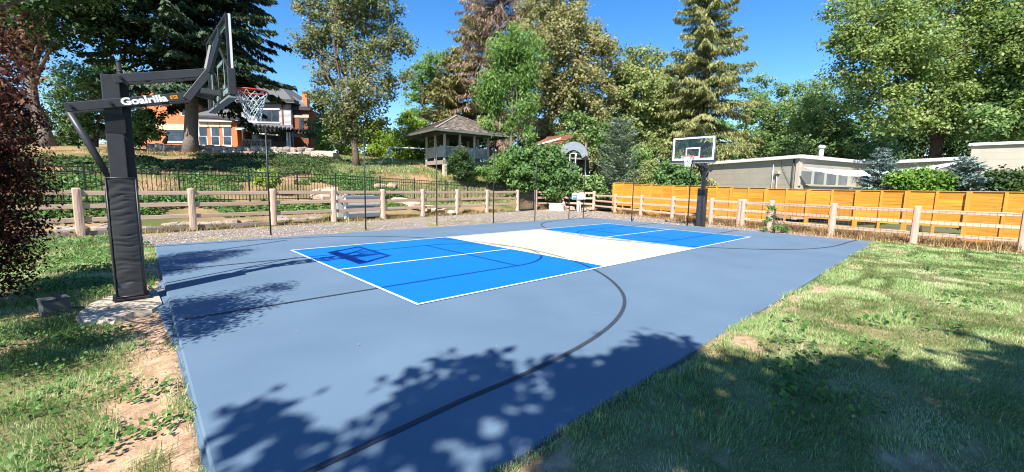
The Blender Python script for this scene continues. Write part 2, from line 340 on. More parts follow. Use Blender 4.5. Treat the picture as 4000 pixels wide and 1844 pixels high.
def hill(x, y):
    x = np.atleast_1d(np.asarray(x, float)); y = np.atleast_1d(np.asarray(y, float))
    d = np.hypot(x[:, None]-hill_pts[None, :, 0], y[:, None]-hill_pts[None, :, 1])
    z = -(d @ _w[:-1]) + _w[-1]
    z = z + (vnoise(x, y, 2.3, 3)-.5)*.22*np.clip((z-.3), 0, 1) + (vnoise(x, y, .7, 4)-.5)*.10*np.clip(z-.3, 0, 1)
    return np.maximum(z, -.05)
def hz(x, y): return float(hill(x, y)[0])

g = MB(); g.add([(-700, -700, -.4), (700, -700, -.4), (700, 700, -.4), (-700, 700, -.4)], [(0, 1, 2, 3)])
o = g.build("ground", M_ground); o["kind"] = "structure"; o["label"] = "distant ground"
# hillside behind the back fence (grid that follows the fence line)
nu, nv = 110, 90
us = np.linspace(-34, 66, nu); ts = np.concatenate([np.linspace(.05, 12, 40), np.linspace(12.6, 60, nv-40)])
U_, T_ = np.meshgrid(us, ts)
XX = U_.ravel(); YY = (12.75+.15*np.minimum(U_, 21.5)-np.clip(U_-21.5, 0, 100)*.9 + T_).ravel()
ZZ = hill(XX, YY); edge = np.clip(T_.ravel()/.5, 0, 1); ZZ = ZZ*edge + (1-edge)*(-.06)
idx = np.arange(nu*nv).reshape(nv, nu)
quads = np.stack([idx[:-1, :-1], idx[:-1, 1:], idx[1:, 1:], idx[1:, :-1]], -1).reshape(-1, 4).astype(np.int32)
me = np_mesh("hillside", np.stack([XX, YY, ZZ], 1), 4, None, M_hill, (quads.ravel(), (np.arange(len(quads))*4).astype(np.int32)))
me.polygons.foreach_set("use_smooth", [True]*len(me.polygons))
o = link("hillside", me); o["kind"] = "structure"; o["label"] = "sloping garden bank below the brick house"

# lawn sheet of the yard; slab on top of it
SL = [(-2.62, -3.28), (15.72, -3.05), (15.80, 8.95), (-2.40, 9.05)]
def slab_d(x, y):
    """signed distance outside the slab (positive outside)"""
    x = np.asarray(x); y = np.asarray(y); d = np.full(np.broadcast(x, y).shape, -1e9)
    for i in range(4):
        (x0, y0), (x1, y1) = SL[i], SL[(i+1) % 4]; L_ = math.hypot(x1-x0, y1-y0)
        d = np.maximum(d, ((x-x0)*(y1-y0)-(y-y0)*(x1-x0))/L_)
    return d
def lawn_z(x, y):
    x = np.asarray(x, float); y = np.asarray(y, float)
    left = np.clip((-2.3-x)/.5, 0, 1)
    z = -.035 - .085*left*np.clip((9.5-y)/2.0, 0, 1) + (vnoise(x, y, 1.1, 1)-.5)*.05 + (vnoise(x, y, .33, 2)-.5)*.025
    return np.where(slab_d(x, y) < 0, -.17, z)
def bare(x, y):
    """0..1.5: bare soil beside the slab edges and in scattered worn spots"""
    d = slab_d(x, y); left = x < -2.3
    b = vnoise(x, y, .55, 9)*.6+vnoise(x, y, .22, 10)*.4
    k = np.where(left, np.clip(1.0-d/.75, 0, 1)*.52*np.clip((8.6-y)/2, .2, 1), np.clip(1-d/.50, 0, 1)*.36-.10)
    return b+k+np.clip((x-16.2-.12*np.maximum(y, 0))/.5, 0, 1)*.6
xs = np.concatenate([np.arange(-14, -6.01, .4), np.arange(-6, -2.0, .08), np.arange(-2, 17, .16), np.arange(17, 22.1, .4)]); ys = np.concatenate([np.arange(-16, -7, .4), np.arange(-7, -3, .08), np.arange(-3, 16.4, .16)]); X_, Y_ = np.meshgrid(xs, ys); nx = len(xs); ny = len(ys)
idx = np.arange(nx*ny).reshape(ny, nx)
quads = np.stack([idx[:-1, :-1], idx[:-1, 1:], idx[1:, 1:], idx[1:, :-1]], -1).reshape(-1, 4).astype(np.int32)
zz = lawn_z(X_.ravel(), Y_.ravel()); beyond = Y_.ravel() > FY(X_.ravel())+.3; zz = np.where(beyond, -.3, zz)
me = np_mesh("lawn", np.stack([X_.ravel(), Y_.ravel(), zz], 1), 4, None, M_lawn, (quads.ravel(), (np.arange(len(quads))*4).astype(np.int32)))
me.polygons.foreach_set("use_smooth", [True]*len(me.polygons))
_sa = me.attributes.new("soil", 'FLOAT', 'POINT'); _sa.data.foreach_set("value", bare(X_.ravel(), Y_.ravel()).astype(np.float32))
o = link("lawn", me); o["kind"] = "structure"; o["label"] = "patchy lawn around the court"

def poly_prism(name, pts, z0, z1, mat, parent=None):
    n = len(pts); b = MB()
    b.add([(x, y, z1) for x, y in pts]+[(x, y, z0) for x, y in pts], [tuple(range(n))]+[(i, i+n, (i+1) % n+n, (i+1) % n) for i in range(n)])
    return b.build(name, mat, parent)
# gravel strip behind and beside the slab
rf = [(21.9, 13.1), (20.68, 10.5), (19.84, 8.13), (18.87, 5.68), (18.1, 3.32), (17.95, 1.95), (17.62, .63), (16.78, -1.69), (16.47, -3.98), (16.47, -6.3), (16.5, -8.7)]
gp_ = [(-2.9, 9.0), (-2.9, 12.05), (0, 12.55), (8, 13.8), (15.5, 14.9), (19, 15.4), (21.6, 14.9), (21.6, 13.0), (20.4, 10.3), (19.4, 7.9), (18.5, 5.5), (17.75, 3.2), (17.3, .5), (16.3, -1.7), (15.9, -3.0), (15.6, -2.9), (15.6, 8.8)]
o = poly_prism("gravel_path", gp_, -.2, -.022, M_gravel); o["kind"] = "structure"; o["label"] = "grey and tan gravel border behind the court"
def inpoly(x, y, P):
    ins = np.zeros(len(x), bool); n = len(P); j = n-1
    for i in range(n):
        xi, yi = P[i]; xj, yj = P[j]
        c = ((yi > y) != (yj > y)) & (x < (xj-xi)*(y-yi)/(yj-yi+1e-12)+xi); ins ^= c; j = i
    return ins
N = 42000; x = rng.uniform(-2.9, 21.6, N); y = rng.uniform(-3, 15.4, N)
k = inpoly(x, y, gp_) & (slab_d(x, y) > -.015); x = x[k]; y = y[k]; N = len(x)
s = rng.uniform(.012, .032, N); th = rng.uniform(0, 6.28, N)
octv = np.array([(1, 0, 0), (0, 1, 0), (-1, 0, 0), (0, -1, 0), (0, 0, 1)], float)
octf = np.array([(0, 1, 4), (1, 2, 4), (2, 3, 4), (3, 0, 4)])
ca, sa = np.cos(th), np.sin(th); V = np.zeros((N, 5, 3))
ox = octv[None, :, 0]*rng.uniform(.7, 1.5, (N, 1)); oy = octv[None, :, 1]*rng.uniform(.6, 1.1, (N, 1))
V[:, :, 0] = x[:, None]+s[:, None]*(ox*ca[:, None]-oy*sa[:, None]+octv[None, :, 2]*.3); V[:, :, 1] = y[:, None]+s[:, None]*(ox*sa[:, None]+oy*ca[:, None])
V[:, :, 2] = -.026+s[:, None]*octv[None, :, 2]*rng.uniform(.5, 1.0, (N, 1))
loops = (np.arange(N)[:, None, None]*5+octf[None]).reshape(-1).astype(np.int32)
me = np_mesh("gravel", V.reshape(-1, 3), 3, np.repeat(rng.random(N), 4), M_stone, (loops, (np.arange(N*4)*3).astype(np.int32)))
tag(link("gravel", me), "loose pea gravel spread behind the court", "gravel", kind="stuff")

# ------------------------------------------------------------------ the court
court = empty("court_slab", (0, 0, 0)); court["kind"] = "structure"; court["label"] = "slate blue painted concrete sports court"
n = 4; b = MB(); top = [(x, y, 0) for x, y in SL]; cx, cy = 6.6, 2.9
lip = [(x+math.copysign(.015, x-cx), y+math.copysign(.015, y-cy), -.02) for x, y in SL]; bot = [(x+math.copysign(.02, x-cx), y+math.copysign(.02, y-cy), -.30) for x, y in SL]
b.add(top+lip+bot, [(0, 1, 2, 3)]+[(i, i+4, (i+1) % 4+4, (i+1) % 4) for i in range(4)]+[(i+4, i+8, (i+1) % 4+8, (i+1) % 4+4) for i in range(4)])
b.build("painted_surface", M_slab, court)
b = MB(); ap = [(-2.62, -3.2), (-2.60, -2.0), (-2.575, -.8), (-2.555, .4), (-2.535, 1.6), (-2.515, 2.6), (-2.50, 3.6), (-2.485, 4.4)]; wv = [.02, .03, .025, .045, .10, .15, .14, .03]; k = len(ap)
b.add([(x, y, -.065+.01*math.sin(y*3)) for x, y in ap]+[(x-w_, y, -.075+.012*math.sin(y*5)) for (x, y), w_ in zip(ap, wv)]+[(x-w_-.03, y, -.22) for (x, y), w_ in zip(ap, wv)], [(i, i+1, i+1+k, i+k) for i in range(k-1)]+[(i+k, i+1+k, i+1+2*k, i+2*k) for i in range(k-1)]); b.build("painted_apron", M_slab, court)
L_, W_, K1 = 13.411, 6.096, 4.572; K2 = L_-K1
def sheet(name, rects, z, mat):
    b = MB()
    for x0, y0, x1, y1 in rects: b.add([(x0, y0, z), (x1, y0, z), (x1, y1, z), (x0, y1, z)], [(0, 1, 2, 3)])
    return b.build(name, mat, court)
sheet("blue_half_court", [(0, 0, K1, W_)], .004, M_blue); sheet("blue_half_court", [(K2, 0, L_, W_)], .004, M_blue)
sheet("cream_kitchen", [(K1, 0, K2, W_)], .004, M_cream)
w = .05
# basketball markings: thin dark strips between the paint fills and the white lines
def strip(name, pts, wd, z, mat):
    pts = np.array(pts); d = np.gradient(pts, axis=0); d /= np.linalg.norm(d, axis=1)[:, None]; nn = np.stack([-d[:, 1], d[:, 0]], 1)*wd/2
    a = pts+nn; c = pts-nn; k = len(pts); b = MB()
    b.add([(q[0], q[1], z) for q in a]+[(q[0], q[1], z) for q in c], [(i+k, i+1+k, i+1, i) for i in range(k-1)]); return b.build(name, mat, court)
CYC = 3.05
def arc3(sgn, x0, xend):
    pts = []
    for t in np.radians(np.linspace(-90, 90, 81)):
        a = abs(math.degrees(t)); s_ = np.clip((a-48)/42, 0, 1); s_ = s_*s_*(3-2*s_); r = 5.97*(1-s_)+5.56*s_
        pts.append((x0+sgn*r*math.cos(t), CYC+r*math.sin(t)))
    return [(xend, CYC-5.66)]+pts+[(xend, CYC+5.62)]
strip("three_point_line", arc3(1, -1.05, -2.50), .052, .008, M_dark)
strip("three_point_line", arc3(-1, 14.46, 15.72), .052, .008, M_dark)
for sgn, xf, xe in ((1, 3.10, -2.45), (-1, 10.31, 15.76)):
    strip("lane_line", [(xe, 1.24), (xf, 1.24)], .05, .0082, M_dark); strip("lane_line", [(xe, 4.87), (xf, 4.87)], .05, .0082, M_dark)
    strip("free_throw_line", [(xf, 1.27), (xf, 4.84)], .05, .0084, M_dark)
    strip("free_throw_arc", [(xf+sgn*1.82*math.cos(t), CYC+1.82*math.sin(t)) for t in np.linspace(-math.pi/2, math.pi/2, 40)], .05, .0086, M_dark)
for nm, q in (("side_line", (-.0, 0, L_, w)), ("side_line", (0, W_-w, L_, W_)), ("base_line", (0, w, w, W_-w)), ("base_line", (L_-w, w, L_, W_-w)),
              ("kitchen_line", (K1-w, w, K1, W_-w)), ("kitchen_line", (K2, w, K2+w, W_-w)), ("center_line", (w, W_/2-w/2, K1-w, W_/2+w/2)), ("center_line", (K2+w, W_/2-w/2, L_-w, W_/2+w/2))):
    sheet(nm, [q], .012, M_line)
# small scuffs and a fallen leaf or two
b = MB()
for i in range(26):
    x, y = rng.uniform(-2.2, 9), rng.uniform(-2.9, 3.5); a = rng.uniform(0, 6.28); l = rng.uniform(.01, .06); t = .0025
    d = np.array((math.cos(a), math.sin(a))); e = np.array((-d[1], d[0]))
    q = [np.array((x, y))+d*l*s1+e*t*s2*rng.uniform(.4, 1.2) for s1, s2 in ((-1, -.3), (1, -1), (1, .3), (-1, 1))]
    b.add([(p[0], p[1], .0145) for p in q], [(0, 1, 2, 3)])
b.build("scuff_marks", surf("scuff", (.36, .45, .58), (.30, .38, .52), rough=.8, scale=30), court)
b = MB()
for x, y in ((-.25, -.18), (3.2, -.9), (1.0, 1.8), (.5, -1.2), (5.2, -2.0), (-1.2, -.9)):
    a = rng.uniform(0, 6.28); c_, s_ = math.cos(a)*.017, math.sin(a)*.017
    b.add([(x-c_, y-s_, .0165), (x+s_*.5, y-c_*.5, .018), (x+c_, y+s_, .017), (x-s_*.5, y+c_*.5, .019)], [(0, 1, 2, 3)])
tag(b.build("fallen_leaves", surf("fallen_leaf", (.40, .38, .10), (.30, .26, .08), rough=.6, scale=20)), "few small yellowing leaves lying on the blue court", "leaves", kind="stuff")

# ------------------------------------------------------------------ more helpers
def hp(u, v, d):
    """point on a photo sight line at horizontal forward distance d: lies in an upright plane"""
    ray = _f + _r*(u-2000)/FPX + _u*(922-v)/FPX
    return CAM + ray*(d/np.dot(ray, FH))
def wbuild(mb, name, mat, parent):
    """mesh made in world coordinates, parented to an unrotated thing"""
    off = np.array(parent.location); mb.v = [tuple(np.array(q)-off) for q in mb.v]
    return mb.build(name, mat, parent)
CAMM = np.stack([RH, FH, np.array([0, 0, 1.0])], 1)             # upright frame square to the view
def prect(mb, u0, u1, v0, v1, d, th, bev=0.0):
    """box whose front face fills a photo rectangle at distance d, th deep"""
    um, vm = (u0+u1)/2, (v0+v1)/2
    a = hp(u0, vm, d); b_ = hp(u1, vm, d); zt = hp(um, v0, d)[2]; zb = hp(um, v1, d)[2]
    wd = np.dot(b_-a, RH); c = (a+b_)/2; c[2] = (zt+zb)/2; c = c + FH*th/2
    return mb.box(c, (wd, th, zt-zb), CAMM, bev)
def text_mesh(body, size, mat, extrude=.0015, offset=0.0, shear=0.0):
    cu = bpy.data.curves.new("lettering", 'FONT'); cu.body = body; cu.size = size; cu.extrude = extrude; cu.offset = offset; cu.shear = shear
    cu.align_x = 'LEFT'; cu.align_y = 'CENTER'; cu.resolution_u = 3
    t = bpy.data.objects.new("t", cu); COL.objects.link(t); bpy.context.view_layer.update()
    me = bpy.data.meshes.new_from_object(t.evaluated_get(bpy.context.evaluated_depsgraph_get()))
    bpy.data.objects.remove(t); me.materials.clear(); me.materials.append(mat)
    return me

# ------------------------------------------------------------------ basketball hoops
def pad_mesh(wx, wy, z0, z1, seed, amp=.026):
    b = MB(); per = []
    nx_ = 8
    for k in range(nx_): per.append((-wx/2+wx*k/nx_, -wy/2))
    for k in range(nx_): per.append((wx/2, -wy/2+wy*k/nx_))
    for k in range(nx_): per.append((wx/2-wx*k/nx_, wy/2))
    for k in range(nx_): per.append((-wx/2, wy/2-wy*k/nx_))
    rows = 150; V = []; n_ = len(per)
    for j in range(rows+1):
        z = z0+(z1-z0)*j/rows; t = j/rows
        for i, (px_, py_) in enumerate(per):
            corner = (i % nx_ == 0); r_ = math.hypot(px_, py_)
            s_ = (i % nx_)/nx_; mid = math.sin(math.pi*s_)
            zz_ = z + .05*math.sin(3*s_+seed+i//nx_*1.7)
            zz_ = z+.035*(s_-.5)*math.sin(z*9+seed+i//nx_)+.02*math.sin(2.2*s_*3.1+z*5); wr = float(vnoise(zz_+seed, s_*.035+i//nx_, .030, seed))*.6+float(vnoise(zz_, s_*.06, .075, seed+3))*.4-.5
            wr = abs(wr)*-2+.5
            dd = amp*wr*mid + .012*mid*math.sin(math.pi*t)
            if corner: dd = -.004
            nrm = [(0, -1), (1, 0), (0, 1), (-1, 0)][i//nx_]
            V.append((px_+nrm[0]*dd, py_+nrm[1]*dd, z))
    F = [(j*n_+i, j*n_+(i+1) % n_, (j+1)*n_+(i+1) % n_, (j+1)*n_+i) for j in range(rows) for i in range(n_)]
    F.append(tuple(rows*n_+i for i in range(n_)))
    b.add(V, F, True); return b
def hoop(loc, rz, label, dz, seed, big_text):
    h = empty("basketball_hoop", loc, rz, label, "basketball hoop", "basketball hoops at the two ends of the court")
    MB().box((-.012, 0, 1.54+dz/2), (.185, .15, 3.08+dz), bev=.008).build("post", M_char, h)
    MB().box((.125, .085, 1.52+dz/2), (.10, .09, 3.02+dz), bev=.006).build("rear_channel", M_black, h)
    MB().box((0, 0, .0), (.40, .40, .03), bev=.006).build("base_plate", M_black, h)
    pd = pad_mesh(.315, .30, .02, 1.70, seed).build("post_pad", M_vinyl, h)
    b = MB()
    for sx in (-1, 1):
        for sy in (-1, 1): b.tube([(sx*.152, sy*.152, .02), (sx*.152, sy*.152, 1.70)], .009, 6)
    for z in (.03, 1.695):
        b.tube([(-.155, -.155, z), (.155, -.155, z)], .010, 6); b.tube([(.155, -.155, z), (.155, .155, z)], .010, 6); b.tube([(-.155, .155, z), (.155, .155, z)], .010, 6); b.tube([(-.155, -.155, z), (-.155, .155, z)], .010, 6)
    b.build("pad_piping", M_vinyl, pd)
    for sx, zz_ in ((-1, 1.25), (-1, .62), (-1, 1.5)): MB().box((sx*.158, -.02, zz_), (.012, .20, .05), bev=.004).build("strap", M_black, pd)
    MB().box((0, -.0765, 2.44+dz), (.206, .006, .26)).build("height_decal", M_black, h)
    b = MB(); b.bar((.06, -.08, 2.30+dz), (.11, -.08, 2.22+dz), .01, .012); b.build("height_pointer", M_black, h)
    sl = math.atan2(2.92-2.58, 1.30)
    for sy in (-1, 1):
        y = sy*.122
        a = MB(); a.bar((-.46, y, 2.58+dz), (.84, y, 2.92+dz), .045, .115, .006); a.build("lower_arm", M_char, h)
        a = MB(); a.bar((.02, y, 3.02+dz), (1.10, y, 3.31+dz), .045, .115, .006); a.build("upper_arm", M_char, h)
        a = MB(); a.bar((.79, sy*.175, 2.86+dz), (1.10, sy*.175, 3.33+dz), .045, .10, .006); a.build("link_bar", M_char, h)
        a = MB(); a.bar((1.08, sy*.18, 3.30+dz), (1.215, sy*.40, 3.82+dz), .045, .085, .006); a.build("board_strut", M_black, h)
        a = MB(); a.bar((.93, sy*.15, 3.02+dz), (1.215, sy*.28, 2.99+dz), .045, .08, .006); a.build("board_strut", M_black, h)
        for yy_, z_ in ((.41, 3.83), (.29, 2.99)): MB().box((1.205, sy*yy_, z_+dz), (.03, .07, .13), bev=.004).build("bracket", M_black, h)
        for (bx, bz) in ((-.40, 2.60), (-.02, 2.69), (.82, 2.905), (.10, 3.045), (1.06, 3.30)):
            MB().tube([(bx, y+sy*.03, bz+dz), (bx, y+sy*.075, bz+dz)], .020, 8).build("bolt", M_black, h)
    for x_, z_ in ((.25, 2.70), (.55, 2.78), (.35, 3.06), (.75, 3.17)): MB().box((x_, 0, z_+dz), (.09, .23, .03), bev=.004).build("cross_plate", M_char, h)
    b = MB(); b.tube([(-.44, 0, 2.55+dz), (-.27, 0, 2.12+dz), (-.10, 0, 1.66+dz)], [.036, .042, .036], 10); b.build("lift_actuator", M_char, h)
    b = MB(); b.tube([(-.13, 0, 1.70+dz), (-.09, 0, 1.60+dz)], .046, 10); b.box((-.10, -.06, 1.585+dz), (.11, .05, .03), bev=.006); b.bar((-.16, -.05, 1.60+dz), (-.40, -.07, 1.54+dz), .012, .012); b.build("crank_handle", M_black, h)
    b = MB(); b.bar((-.12, 0, 1.74+dz), (.0, 0, 1.80+dz), .05, .09, .006); b.build("actuator_bracket", M_char, h)
    # backboard
    bx = 1.24; z0, z1, hw = 2.88+dz, 3.98+dz, .915
    bb = MB()
    for sy in (-1, 1): bb.box((bx-.012, sy*(hw-.017), (z0+z1)/2), (.034, .034, z1-z0), bev=.004)
    for z in (z0+.017, z1-.017): bb.box((bx-.012, 0, z), (.034, 2*hw-.07, .034), bev=.004)
    board = bb.build("backboard_frame", M_black, h)
    MB().box((bx+.012, 0, (z0+z1)/2), (.010, 2*hw-.03, z1-z0-.03)).build("glass_pane", M_glass, board)
    for sy in (-1, 1): MB().box((bx+.020, sy*(hw-.006), (z0+z1)/2+.001), (.028, .013, z1-z0)).build("edge_trim", M_alu, board)
    fl = MB()
    for sy in (-1, 1): fl.box((bx+.0365, sy*(hw-.010), (z0+z1)/2+.001), (.005, .022, z1-z0))
    fl.box((bx+.0365, 0, z1-.010), (.005, 2*hw-.045, .022)); fl.build("frame_lip", M_black, board)
    p_ = MB(); x_ = bx+.0185; wl = .075
    for sy in (-1, 1): p_.box((x_, sy*(hw-.062), (z0+z1)/2), (.002, wl, z1-z0-.05))
    for z in (z0+.14, z1-.062): p_.box((x_+.0001, 0, z), (.002, 2*hw-.124-wl-.001, wl))
    p_.build("painted_border", M_white, board)
    q_ = MB(); rz0 = z0+.20; rw, rh_ = .305, .43
    for sy in (-1, 1): q_.box((x_, sy*(rw-.025), rz0+rh_/2), (.002, .05, rh_))
    for z in (rz0+.025, rz0+rh_-.025): q_.box((x_+.0001, 0, z), (.002, 2*rw-.101, .05))
    q_.build("target_square", M_white, board)
    lg = text_mesh("G", .13, M_orange, .001, .004); link("emblem", lg, board, (x_+.001, -hw+.16, z0+.17), (R(90), 0, R(90)))
    pads = MB(); pads.box((bx+.002, 0, z0-.022), (.105, 2*hw+.05, .045), bev=.010); pads.build("bottom_pad", M_foam, board)
    for sy in (-1, 1): MB().box((bx+.002, sy*(hw+.012), z0+.185), (.103, .05, .37), bev=.012).build("corner_pad", M_vinyl, board)
    lip = MB(); lip.box((bx+.0325, 0, z0+.05), (.028, 2*hw, .10), bev=.006); lip.build("front_pad_lip", M_vinyl, board)
    # rim and net
    rzc = 3.14+dz; rx = bx+.055+.14+.232; rr = .228
    rim = MB(); rim.tube([(rx+rr*math.cos(t), rr*math.sin(t), rzc) for t in np.linspace(0, 2*math.pi, 41)], .0115, 8, caps=False)
    rim.box((bx+.12, 0, rzc-.012), (.15, .15, .05), bev=.006); rim.box((bx+.05, 0, rzc-.03), (.02, .16, .15), bev=.004)
    rim.bar((bx+.10, -.06, rzc-.03), (rx-.03, -rr*.93, rzc-.012), .02, .02); rim.bar((bx+.10, .06, rzc-.03), (rx-.03, rr*.93, rzc-.012), .02, .02)
    rm = rim.build("rim", M_red, h)
    net = MB(); NN = 12
    def npt(k, j):
        t = 2*math.pi*k/NN; f_ = j/7; r_ = rr*(1-f_) + .115*f_ + .02*math.sin(f_*3.1)*-1
        return np.array((rx+r_*math.cos(t), r_*math.sin(t), rzc-.015-.43*f_-.012*math.sin(k*2.3+j)))
    for k in range(NN):
        for j in range(7):
            for s_ in (-.5, .5):
                a_ = npt(k+(.5 if j % 2 else 0), j); c_ = npt(k+(.5 if j % 2 else 0)+s_, j+1)
                net.tube([a_, (a_+c_)/2+np.array((0, 0, -.006)), c_], .0052, 4, caps=False)
    net.build("net", M_net, rm)
    if big_text:
        t = text_mesh("Goalrilla", .118, M_white, .0012, .0048, 0.0)
        wid = max(v_.co.x for v_ in t.vertices)
        ang = -sl
        o_ = link("lettering", t, h, (.075, -.122-.0245, 2.58+dz+.34*(.535/1.30)), (R(90), ang, 0)); k_ = .515/wid; o_.scale = (k_, min(k_*1.0, 1.1), 1)
        lb = MB(); lb.box((0, 0, 0), (.085, .004, .048), bev=.012)
        lo = lb.build("logo_plate", M_orange, h, (.650, -.122-.0245, 2.58+dz+.34*(1.112/1.30)), (0, ang, 0))
        t2 = text_mesh("DC", .042, M_black, .0008, .0012); link("lettering", t2, lo, (-.031, -.003, 0), (R(90), 0, 0))
    else:
        MB().box((.158, 0, 1.52), (.012, .27, .26), bev=.004).build("warning_panel", M_black, h)
        t = text_mesh("G", .10, M_orange, .001, .004); link("emblem", t, h, (.166, -.04, 1.34), (R(90), 0, R(90)))
        t = text_mesh("GOALRILLA", .030, M_white, .001, .001); link("lettering", t, h, (.166, -.095, 1.27), (R(90), 0, R(90)))
    return h
hoop((-2.91, 3.05, -.005), 0.0, "near charcoal hoop with padded post and white lettering on its arm, seen from behind", 0.0, 11, True)
hoop((16.28, 3.05, -.005), math.pi, "far hoop facing the camera, glass backboard with white target square", -.09, 23, False)
# concrete footing under the near hoop
b = MB(); P_ = [(-2.60, 2.35), (-2.62, 3.42), (-3.25, 3.45), (-3.42, 3.05), (-3.50, 2.55), (-3.42, 2.02), (-3.15, 1.86), (-2.90, 2.05), (-2.72, 2.12)]
Pt = [(x+.08*(1 if x < -3 else 0), y+.12*(1 if y < 2.4 else 0)) for x, y in P_]; k = len(P_)
b.add([(x, y, -.045+.012*math.sin(i*2.1)) for i, (x, y) in enumerate(Pt)]+[(x, y, -.20) for x, y in P_], [tuple(reversed(range(k)))]+[(i, (i+1) % k, (i+1) % k+k, i+k) for i in range(k)])
tag(b.build("concrete_footing", M_conc), "rough pale concrete footing under the near hoop post", "footing")
b = MB(); b.box((0, 0, .09), (.26, .17, .26), bev=.012); b.box((0, 0, .225), (.275, .185, .02), bev=.006)
e_ = empty("electrical_box", (-3.66, 2.93, -.11), .3, "small dark grey utility box in the grass left of the near hoop", "utility box")
b.build("housing", M_box, e_); MB().tube([(.13, 0, .06), (.4, -.05, .02), (.62, -.1, .02)], .012, 6).build("conduit", M_box, e_)

# ------------------------------------------------------------------ net poles round the court
POLES = [((-2.80, 3.52), 3.25, .028, "black net pole standing right behind the near hoop post"),
         ((-2.80, 6.33), 3.95, .042, "tall black net pole rising past the top of the near hoop post"),
         ((-2.66, 9.75), 3.35, .024, "black net pole at the court corner hidden behind the hoop pad"),
         ((.44, 9.85), 3.40, .024, "thin black net pole between the near hoop and the house, next to a fence post"),
         ((3.44, 9.59), 3.31, .024, "thin black net pole in front of the elm trunk"),
         ((6.46, 9.61), 3.34, .024, "thin black net pole in front of the left gazebo corner"),
         ((9.18, 9.24), 3.28, .024, "thin black net pole just right of the gazebo"),
         ((11.56, 8.96), 3.22, .024, "thin black net pole standing before the garden gate"),
         ((14.14, 8.98), 3.43, .024, "thin black net pole left of the blue and grey utility box"),
         ((15.52, 9.11), 3.37, .024, "thin black net pole just right of the utility box"),
         ((15.66, 6.20), 2.96, .026, "thin black net pole where the orange fence begins"),
         ((15.95, 3.49), 2.80, .026, "thin black net pole in front of the far hoop's net")]
for i, ((x, y), hgt, r_, lab) in enumerate(POLES):
    e_ = empty("net_pole", (x, y, -.03), 0, lab, "pole", "net poles around the court")
    lx, ly = rng.uniform(-.012, .012, 2)
    MB().tube([(0, 0, 0), (lx*.5, ly*.5, hgt*.5), (lx, ly, hgt)], r_, 10).build("shaft", M_black, e_)
    MB().tube([(lx, ly, hgt), (lx, ly, hgt+.02)], r_*1.12, 10).build("end_cap", M_black, e_)
    MB().tube([(0, 0, 0), (0, 0, .05)], r_*1.35, 10).build("ground_sleeve", M_black, e_)

# ------------------------------------------------------------------ split-rail fences
def post_mesh(w_, h_, seed):
    """hewn post with soft shoulders and a domed top"""
    b = MB(); rr_ = random.Random(seed); ring = []
    for k in range(12):
        t = 2*math.pi*(k+.5)/12; c_, s_ = math.cos(t), math.sin(t); p4 = (abs(c_)**4+abs(s_)**4)**.25; ring.append((c_/p4*w_/2, s_/p4*w_/2))
    V = []; zs = [0, h_*.25, h_*.5, h_*.75, h_-.07, h_-.03, h_-.008, h_]; sc_ = [1.04, 1.01, 1.0, .99, .98, .95, .82, .45]
    for z, s_ in zip(zs, sc_):
        for x, y in ring: V.append((x*s_+rr_.uniform(-.004, .004), y*s_+rr_.uniform(-.004, .004), z))
    F = [(j*12+i, j*12+(i+1) % 12, (j+1)*12+(i+1) % 12, (j+1)*12+i) for j in range(7) for i in range(12)]+[tuple(7*12+i for i in range(12))]
    b.add(V, F); return b
def rail_mesh(L__, hh, tt, seed, hewn):
    b = MB(); rr_ = random.Random(seed); n_ = 9; V = []
    for j in range(n_+1):
        x = L__*j/n_; e = 1.0
        if hewn and (j == 0 or j == n_): e = .72
        dy = rr_.uniform(-.008, .008) if hewn else rr_.uniform(-.001, .001); dzz = rr_.uniform(-.008, .008) if hewn else rr_.uniform(-.002, .002)
        for (a, c) in ((-1, -.8), (-.8, -1), (.8, -1), (1, -.8), (1, .8), (.8, 1), (-.8, 1), (-1, .8)):
            q = 1+(rr_.uniform(-.06, .06) if hewn else 0)
            V.append((x, a*tt/2*e*q+dy, c*hh/2*e*q+dzz))
    F = [(j*8+i, j*8+(i+1) % 8, (j+1)*8+(i+1) % 8, (j+1)*8+i) for j in range(n_) for i in range(8)]
    F += [tuple(reversed(range(8))), tuple(n_*8+i for i in range(8))]
    b.add(V, F); return b
post_vars = [post_mesh(.20, 1.40, i).mesh("post", M_post) for i in range(4)]
postr_vars = [post_mesh(.19, 1.26, 20+i).mesh("post", M_post) for i in range(4)]
rail_vars = [rail_mesh(1.0, .135, .045, i, False).mesh("rail", M_rail) for i in range(3)]
railr_vars = [rail_mesh(1.0, .115, .085, 10+i, True).mesh("rail", M_railr) for i in range(4)]
